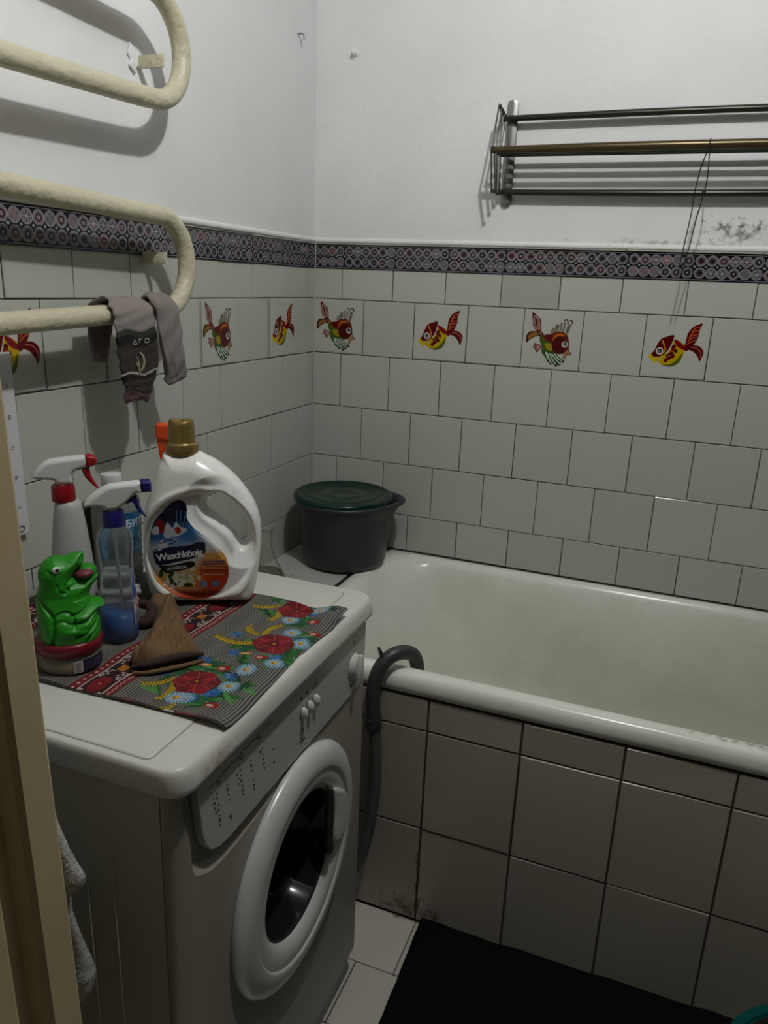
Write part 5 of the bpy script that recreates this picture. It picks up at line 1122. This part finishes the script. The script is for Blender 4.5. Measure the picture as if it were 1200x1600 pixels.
# photo frame of the toy: x 50..230, y 850..1070 drawn at 6.667 px per px
def G(x, y): return ((50+x/6.667-107)/1150, 1.0013-(850+y/6.667-864)/1165)
def E(x, y, rx, ry, rh, h=0.0, tilt=0.0): s, t = G(x, y); ellip(s, t, h, rx/6.667/1150, ry/6.667/1165, rh, tilt)
bm.free(); bm = bmesh.new()
M_green = mat('green_rubber', (0.018, 0.235, 0.010), 0.4, spec=0.4)
toy_o = [(290, 105), (350, 117), (405, 118), (460, 100), (520, 88), (572, 92), (580, 130), (573, 200), (530, 250), (488, 300), (466, 345), (520, 366), (600, 368), (665, 345), (700, 340), (706, 370), (680, 415), (640, 470), (615, 530), (612, 590), (640, 612), (700, 632), (744, 655), (744, 695), (695, 712), (686, 750), (696, 830), (696, 900), (690, 1000), (640, 1110), (400, 1170), (180, 1120), (110, 1000), (96, 860), (90, 720), (98, 580), (118, 480), (142, 400), (134, 300), (160, 215), (215, 148)]
toy_p = [tuple(p) for p in catmull([G(*q) for q in toy_o], 5, True)]
def seg_d(s, t, pts):
    best = np.full(s.shape, 9.0); P_ = catmull([G(*q) for q in pts], 5)
    for p, q in zip(P_[:-1], P_[1:]):
        dx, dy = q[0]-p[0], q[1]-p[1]; k = np.clip(((s-p[0])*dx+(t-p[1])*dy)/(dx*dx+dy*dy+1e-12), 0, 1); best = np.minimum(best, np.hypot(s-p[0]-k*dx, t-p[1]-k*dy))
    return best
def toy_T(s, t):
    ts = [G(0, y)[1] for y in (1030, 900, 700, 600, 520, 430, 300, 200, 90)][::1]; th = [0.040, 0.039, 0.033, 0.028, 0.025, 0.026, 0.025, 0.022, 0.015]
    T_ = np.interp(-t, [-x for x in ts[::-1]][::-1] if False else sorted([-x for x in ts]), [v for _, v in sorted(zip([-x for x in ts], th))])
    sx = G(420, 0)[0]; return T_*(1-0.38*np.clip((s-sx)/0.036, 0, 1)*(t > G(0, 560)[1]))
def toy_h(s, t, d, h):
    H_ = toy_T(s, t)*prof(d, 0.026)
    for pts, dep_, w_ in (([(425, 690), (520, 670), (640, 600)], .0042, .0016), ([(425, 775), (540, 765), (685, 685)], .0045, .0016), ([(450, 905), (560, 880), (690, 770)], .0045, .0016), ([(530, 985), (580, 930), (692, 860)], .004, .0016),
                          ([(250, 690), (330, 650), (410, 670), (435, 740), (440, 800)], .0032, .0016), ([(245, 760), (330, 730), (400, 770)], .0022, .0014), ([(470, 345), (430, 350), (390, 400), (400, 440)], .0045, .0020), ([(395, 440), (450, 410), (560, 412)], .0022, .0022),
                          ([(310, 370), (325, 430), (380, 470)], .0028, .0016), ([(120, 500), (180, 600), (245, 690), (240, 860), (215, 1000)], .0050, .0022), ([(235, 225), (262, 250), (330, 250)], .0022, .0016), ([(470, 300), (500, 220), (560, 130)], .003, .0025)):
        H_ = H_-dep_*np.exp(-(seg_d(s, t, pts)/w_)**2)*prof(d, 0.006)
    for (x, y, rx, ry, a_) in ((545, 720, 95, 28, .0028), (560, 800, 100, 32, .003), (590, 880, 90, 30, .003), (330, 800, 90, 80, .0045), (430, 850, 100, 32, .004), (300, 205, 70, 55, .0030), (330, 420, 20, 40, .002), (170, 780, 45, 150, .003)):
        c0 = G(x, y); H_ = H_+a_*np.exp(-(((s-c0[0])/(rx/6.667/1150))**2+((t-c0[1])/(ry/6.667/1165))**2))
    return np.maximum(H_, 0.0012)
zc = 0.8873
me = inflate(toy_p, [], toy_h, 0.0009, lambda s, t, h: gF(s, t, h), hback=lambda s, t, d, h: toy_T(s, t)*prof(d, 0.026))
for v in me.vertices: v.co.z = max(v.co.z, zc)
to = link('toy_body', me, M_green, ty, True)
smm = to.modifiers.new('s', 'SMOOTH'); smm.factor = 0.5; smm.iterations = 2
bm.free(); bm = bmesh.new(); E(585, 335, 118, 92, 0.0150, -0.006, 0.16); mb('far_jaw', bm, M_green, ty, True)
def part_ell(name, x, y, rx, ry, rh, h, m_, tilt=0.0, parent=None):
    global bm
    bm = bmesh.new(); E(x, y, rx, ry, rh, h, tilt); return mb(name, bm, m_, parent or ty, True)
M_mouth = mat('pink_mouth', (0.15, 0.034, 0.042), 0.5)
part_ell('mouth', 570, 322, 98, 52, 0.0150, 0.0010, M_mouth, 0.10); 
ey = part_ell('eye', 312, 210, 38, 36, 0.0035, 0.0215, mat('toy_eye_white', (0.75, 0.76, 0.7), 0.25)); part_ell('pupil', 323, 204, 20, 21, 0.0022, 0.0242, M_black, 0, ey)

# --- brown sock on the towel
M_brown = mat('brown_sock_knit', (0.155, 0.088, 0.037), 0.92, bump=0.9, bscale=420, vary=0.15, vscale=30)
M_brown2 = mat('dark_knit_opening_shade', (0.035, 0.018, 0.014), 0.9, bump=0.6, bscale=300)  # dark knit of the balled sock, also the shade in the opening
bsk = empty('brown_sock', (0.35, -1.18, ZB), 'brown knitted ankle sock lying crumpled on the poppy towel', 'sock')
so_ = [tuple(p) for p in catmull([(0.264, -1.108), (0.276, -1.091), (0.298, -1.086), (0.330, -1.114), (0.370, -1.156), (0.402, -1.184), (0.424, -1.205), (0.418, -1.226), (0.396, -1.256), (0.370, -1.272), (0.352, -1.262), (0.338, -1.232), (0.326, -1.188), (0.302, -1.150), (0.276, -1.126)], 5, True)]
def sockh(s, t, d, h):
    al = (s-0.30)*0.62+(-t-1.12)*0.78; ac = (s-0.30)*0.78-(-t-1.12)*0.62
    rib = 0.0007*np.sin(ac*900)*np.clip((al-0.07)/0.03, 0, 1)
    fold = 0.0075*np.exp(-((ac-0.010+0.25*al)/0.006)**2)+0.005*np.sin(al*75+ac*60+0.5)*np.sin(ac*110+1.0)
    tall = 0.021+0.012*np.exp(-(((s-0.284)/0.022)**2+((t+1.102)/0.022)**2))
    return np.maximum((tall+fold)*prof(d, 0.016)+rib, 0.0015)
me = inflate(so_, [], sockh, 0.0013, lambda s, t, h: (s, t, ZB+0.0015+np.maximum(h, 0)+0*s), hback=lambda s, t, d, h: np.full(s.shape, 0.001))
link('sock_body', me, M_brown, bsk, True)
cf = [(0.432, -1.208, 0.006), (0.425, -1.221, 0.010), (0.414, -1.237, 0.012), (0.400, -1.254, 0.011), (0.385, -1.270, 0.009), (0.368, -1.279, 0.006)]
bm = bmesh.new(); tube(bm, [(a, b, ZB+c_+0.002) for a, b, c_ in cf], [0.003, 0.0050, 0.0062, 0.0055, 0.003], n=14, per=8); mb('cuff_opening', bm, M_brown2, bsk, True)  # dark roll standing in for the shade inside the sock opening
bm = bmesh.new(); tube(bm, [(a+0.006, b-0.006, ZB+0.0035) for a, b, c_ in cf], [0.002, 0.003, 0.0035, 0.003, 0.002], n=10, per=8); mb('cuff_edge', bm, M_brown, bsk, True)
bs2 = empty('dark_sock', (0.285, -1.14, ZB), 'dark brown balled sock wedged behind the brown sock', 'sock')
bm = bmesh.new(); b2 = bmesh.new()
tube(bm, [(0.262, -1.158, ZB+0.014), (0.282, -1.166, ZB+0.009), (0.297, -1.163, ZB+0.010), (0.300, -1.148, ZB+0.016), (0.288, -1.136, ZB+0.024), (0.268, -1.138, ZB+0.026)], [0.006, 0.0095, 0.010, 0.009, 0.006], n=14, per=8); b2.free()
mb('rolled_fabric', bm, M_brown2, bs2, True)

# --- crumpled grey bag and dark wall-side items
def lump(name, label, cat, c, r, m, seed, amp=0.2, sq=(1, 1, 1), parent_z=ZB):
    root = empty(name, (c[0], c[1], parent_z), label, cat); b = bmesh.new(); bmesh.ops.create_icosphere(b, subdivisions=5, radius=1); rr = np.random.default_rng(seed); K = rr.normal(0, 3.2, (7, 3)); ph = rr.uniform(0, 6.28, 7)
    for v in b.verts:
        p = np.array(v.co); f_ = 1+amp*sum(abs(math.sin(K[i]@p+ph[i]))-0.6 for i in range(7))/3
        q = p*f_*np.array(sq)*r; v.co = Vector((c[0]+q[0], c[1]+q[1], max(c[2]+q[2], parent_z)))
    mb('crumpled_body', b, m, root, True); return root
lump('plastic_bag', 'crumpled grey plastic bag between the clear bottle and the detergent bottle', 'bag', (0.222, -1.125, ZB+0.030), 0.034, mat('grey_bag_film', (0.30, 0.31, 0.28), 0.35, vary=0.2, vscale=40), 4, 0.55, (0.75, 0.75, 1.0))
# olive scrubbing brush leaning on the wall behind
br = empty('scrubbing_brush', (0.075, -1.10, 0.8390), 'olive rounded brush standing against the wall, half hidden by the clear bottle', 'brush')
fB = frame((0.075, -1.093), (0.60, 0.80))
me = inflate([tuple(p) for p in catmull([(0.006, 0.841), (0.038, 0.841), (0.042, 0.90), (0.040, 0.945), (0.030, 0.958), (0.014, 0.955), (0.004, 0.935), (0.001, 0.89)], 5, True)], [], lambda s, t, d, h: 0.010*prof(d, 0.008), 0.0015, fB); link('brush_back', me, mat('olive_plastic', (0.16, 0.16, 0.12), 0.5), br, True)
me = inflate([tuple(p) for p in catmull([(0.034, 0.841), (0.062, 0.841), (0.064, 0.92), (0.060, 0.975), (0.045, 0.990), (0.036, 0.965), (0.032, 0.92)], 5, True)], [], lambda s, t, d, h: 0.012*prof(d, 0.006), 0.0015, fB); link('bristles', me, mat('dark_bristles', (0.045, 0.042, 0.025), 0.9, bump=1.0, bscale=400, stain=[((0, 0, 0), (10, 10, 10), (0.14, 0.01, 0.012), 60, 0.95)]), br, True)

# ------------------------------------------------------------------ glass flask on the ledge
fk = empty('glass_flask', (0.060, -0.385, RIM), 'conical glass flask with amber residue on the tiled ledge behind the machine', 'flask')
M_fl = mat('flask_glass', (0.93, 0.95, 0.90), 0.05, trans=0.95, ior=1.3)
bm = bmesh.new(); lathe(bm, [(0.0, 0.0005), (0.048, 0.0005), (0.052, 0.006), (0.049, 0.016), (0.034, 0.045), (0.020, 0.075), (0.0165, 0.090), (0.0165, 0.138), (0.0185, 0.141), (0.0185, 0.1425), (0.0155, 0.1425), (0.0150, 0.138), (0.0150, 0.091), (0.0185, 0.076), (0.0325, 0.045), (0.0475, 0.015), (0.049, 0.006), (0.046, 0.0025), (0, 0.0025)], (0.060, -0.385, RIM), n=56); mb('flask_glass', bm, M_fl, fk, True)
bm = bmesh.new(); lathe(bm, [(0, 0.003), (0.0455, 0.003), (0.0482, 0.007), (0.0465, 0.015), (0.0410, 0.026), (0, 0.0262)], (0.060, -0.385, RIM), n=48); mb('amber_residue', bm, mat('amber_liquid', (0.42, 0.36, 0.16), 0.1, trans=0.7, ior=1.33), fk, True)

# ------------------------------------------------------------------ bucket with green lid
KC = (0.182, -0.158)
bk = empty('bucket', (KC[0], KC[1], RIM), 'dark grey plastic bucket with dark green lid on the ledge in the tiled corner', 'bucket')
M_bk = mat('dark_grey_bucket', (0.034, 0.031, 0.040), 0.42); M_lid = mat('dark_green_lid', (0.002, 0.024, 0.016), 0.22)
bm = bmesh.new(); zb = RIM+0.0035
lathe(bm, [(0, zb), (0.098, zb), (0.110, zb+0.004), (0.1165, zb+0.018), (0.121, 0.66), (0.128, 0.735), (0.132, 0.775), (0.139, 0.777), (0.142, 0.780), (0.1425, 0.786), (0.139, 0.789), (0.133, 0.789), (0.129, 0.786), (0.124, 0.735), (0.115, zb+0.02), (0, zb+0.006)], (KC[0], KC[1], 0), n=72)
for v in bm.verts:
    k_ = min(max((v.co.z-0.742)/0.030, 0), 1); th = math.atan2(v.co.y-KC[1], v.co.x-KC[0])-0.408
    f_ = 1+0.17*k_*k_*math.exp(-(th/0.42)**2); v.co.x = KC[0]+(v.co.x-KC[0])*f_; v.co.y = KC[1]+(v.co.y-KC[1])*f_
mb('bucket_body', bm, M_bk, bk, True)
bm = bmesh.new(); LCx, LCy = KC[0]-0.006, KC[1]-0.003
lathe(bm, [(0.130, 0.784), (0.1365, 0.784), (0.1375, 0.790), (0.1360, 0.797), (0.130, 0.801), (0.124, 0.8015), (0.120, 0.799), (0.116, 0.7955), (0.098, 0.7955), (0.095, 0.7975), (0.090, 0.7975), (0.087, 0.7955), (0.045, 0.7965), (0.042, 0.7975), (0.038, 0.7965), (0, 0.7965), (0, 0.794)], (LCx, LCy, 0), n=72)
mb('lid', bm, M_lid, bk, auto=55)

# ------------------------------------------------------------------ terry towel hanging behind the door frame
tt = empty('terry_towel', (0.44, -1.52, 0.55), 'grey speckled terry towel hanging behind the cream door frame', 'towel')
edge = [(0.97, 0.430), (0.90, 0.445), (0.835, 0.478), (0.805, 0.495), (0.775, 0.513), (0.765, 0.511), (0.748, 0.494), (0.735, 0.484), (0.714, 0.484), (0.680, 0.492), (0.633, 0.501), (0.612, 0.498), (0.593, 0.486), (0.575, 0.44), (0.56, 0.40)]
zz_ = np.array([e[0] for e in edge][::-1]); xx_ = np.array([e[1] for e in edge][::-1])
outt = [(0.34, 0.56), (0.40, 0.56)]+[(x, z) for z, x in edge[::-1][1:]]+[(0.34, 0.97)]
def th_(s, t, d, h): return (0.010+0.004*np.sin(t*50+s*30)+0.0011*np.sin(s*900)*np.sin(t*870)+0.0009*np.sin(s*1500+2)*np.sin(t*1330))*prof(d, 0.012)+0.0005
me = inflate(outt, [], th_, 0.0018, lambda s, t, h: (s, -1.532+0*s-h+0.006*np.sin(t*22), t))
link('towel_cloth', me, mat('grey_terry', (0.40, 0.40, 0.37), 0.95, bump=1.0, bscale=420, vary=0.35, vscale=160), tt, True)
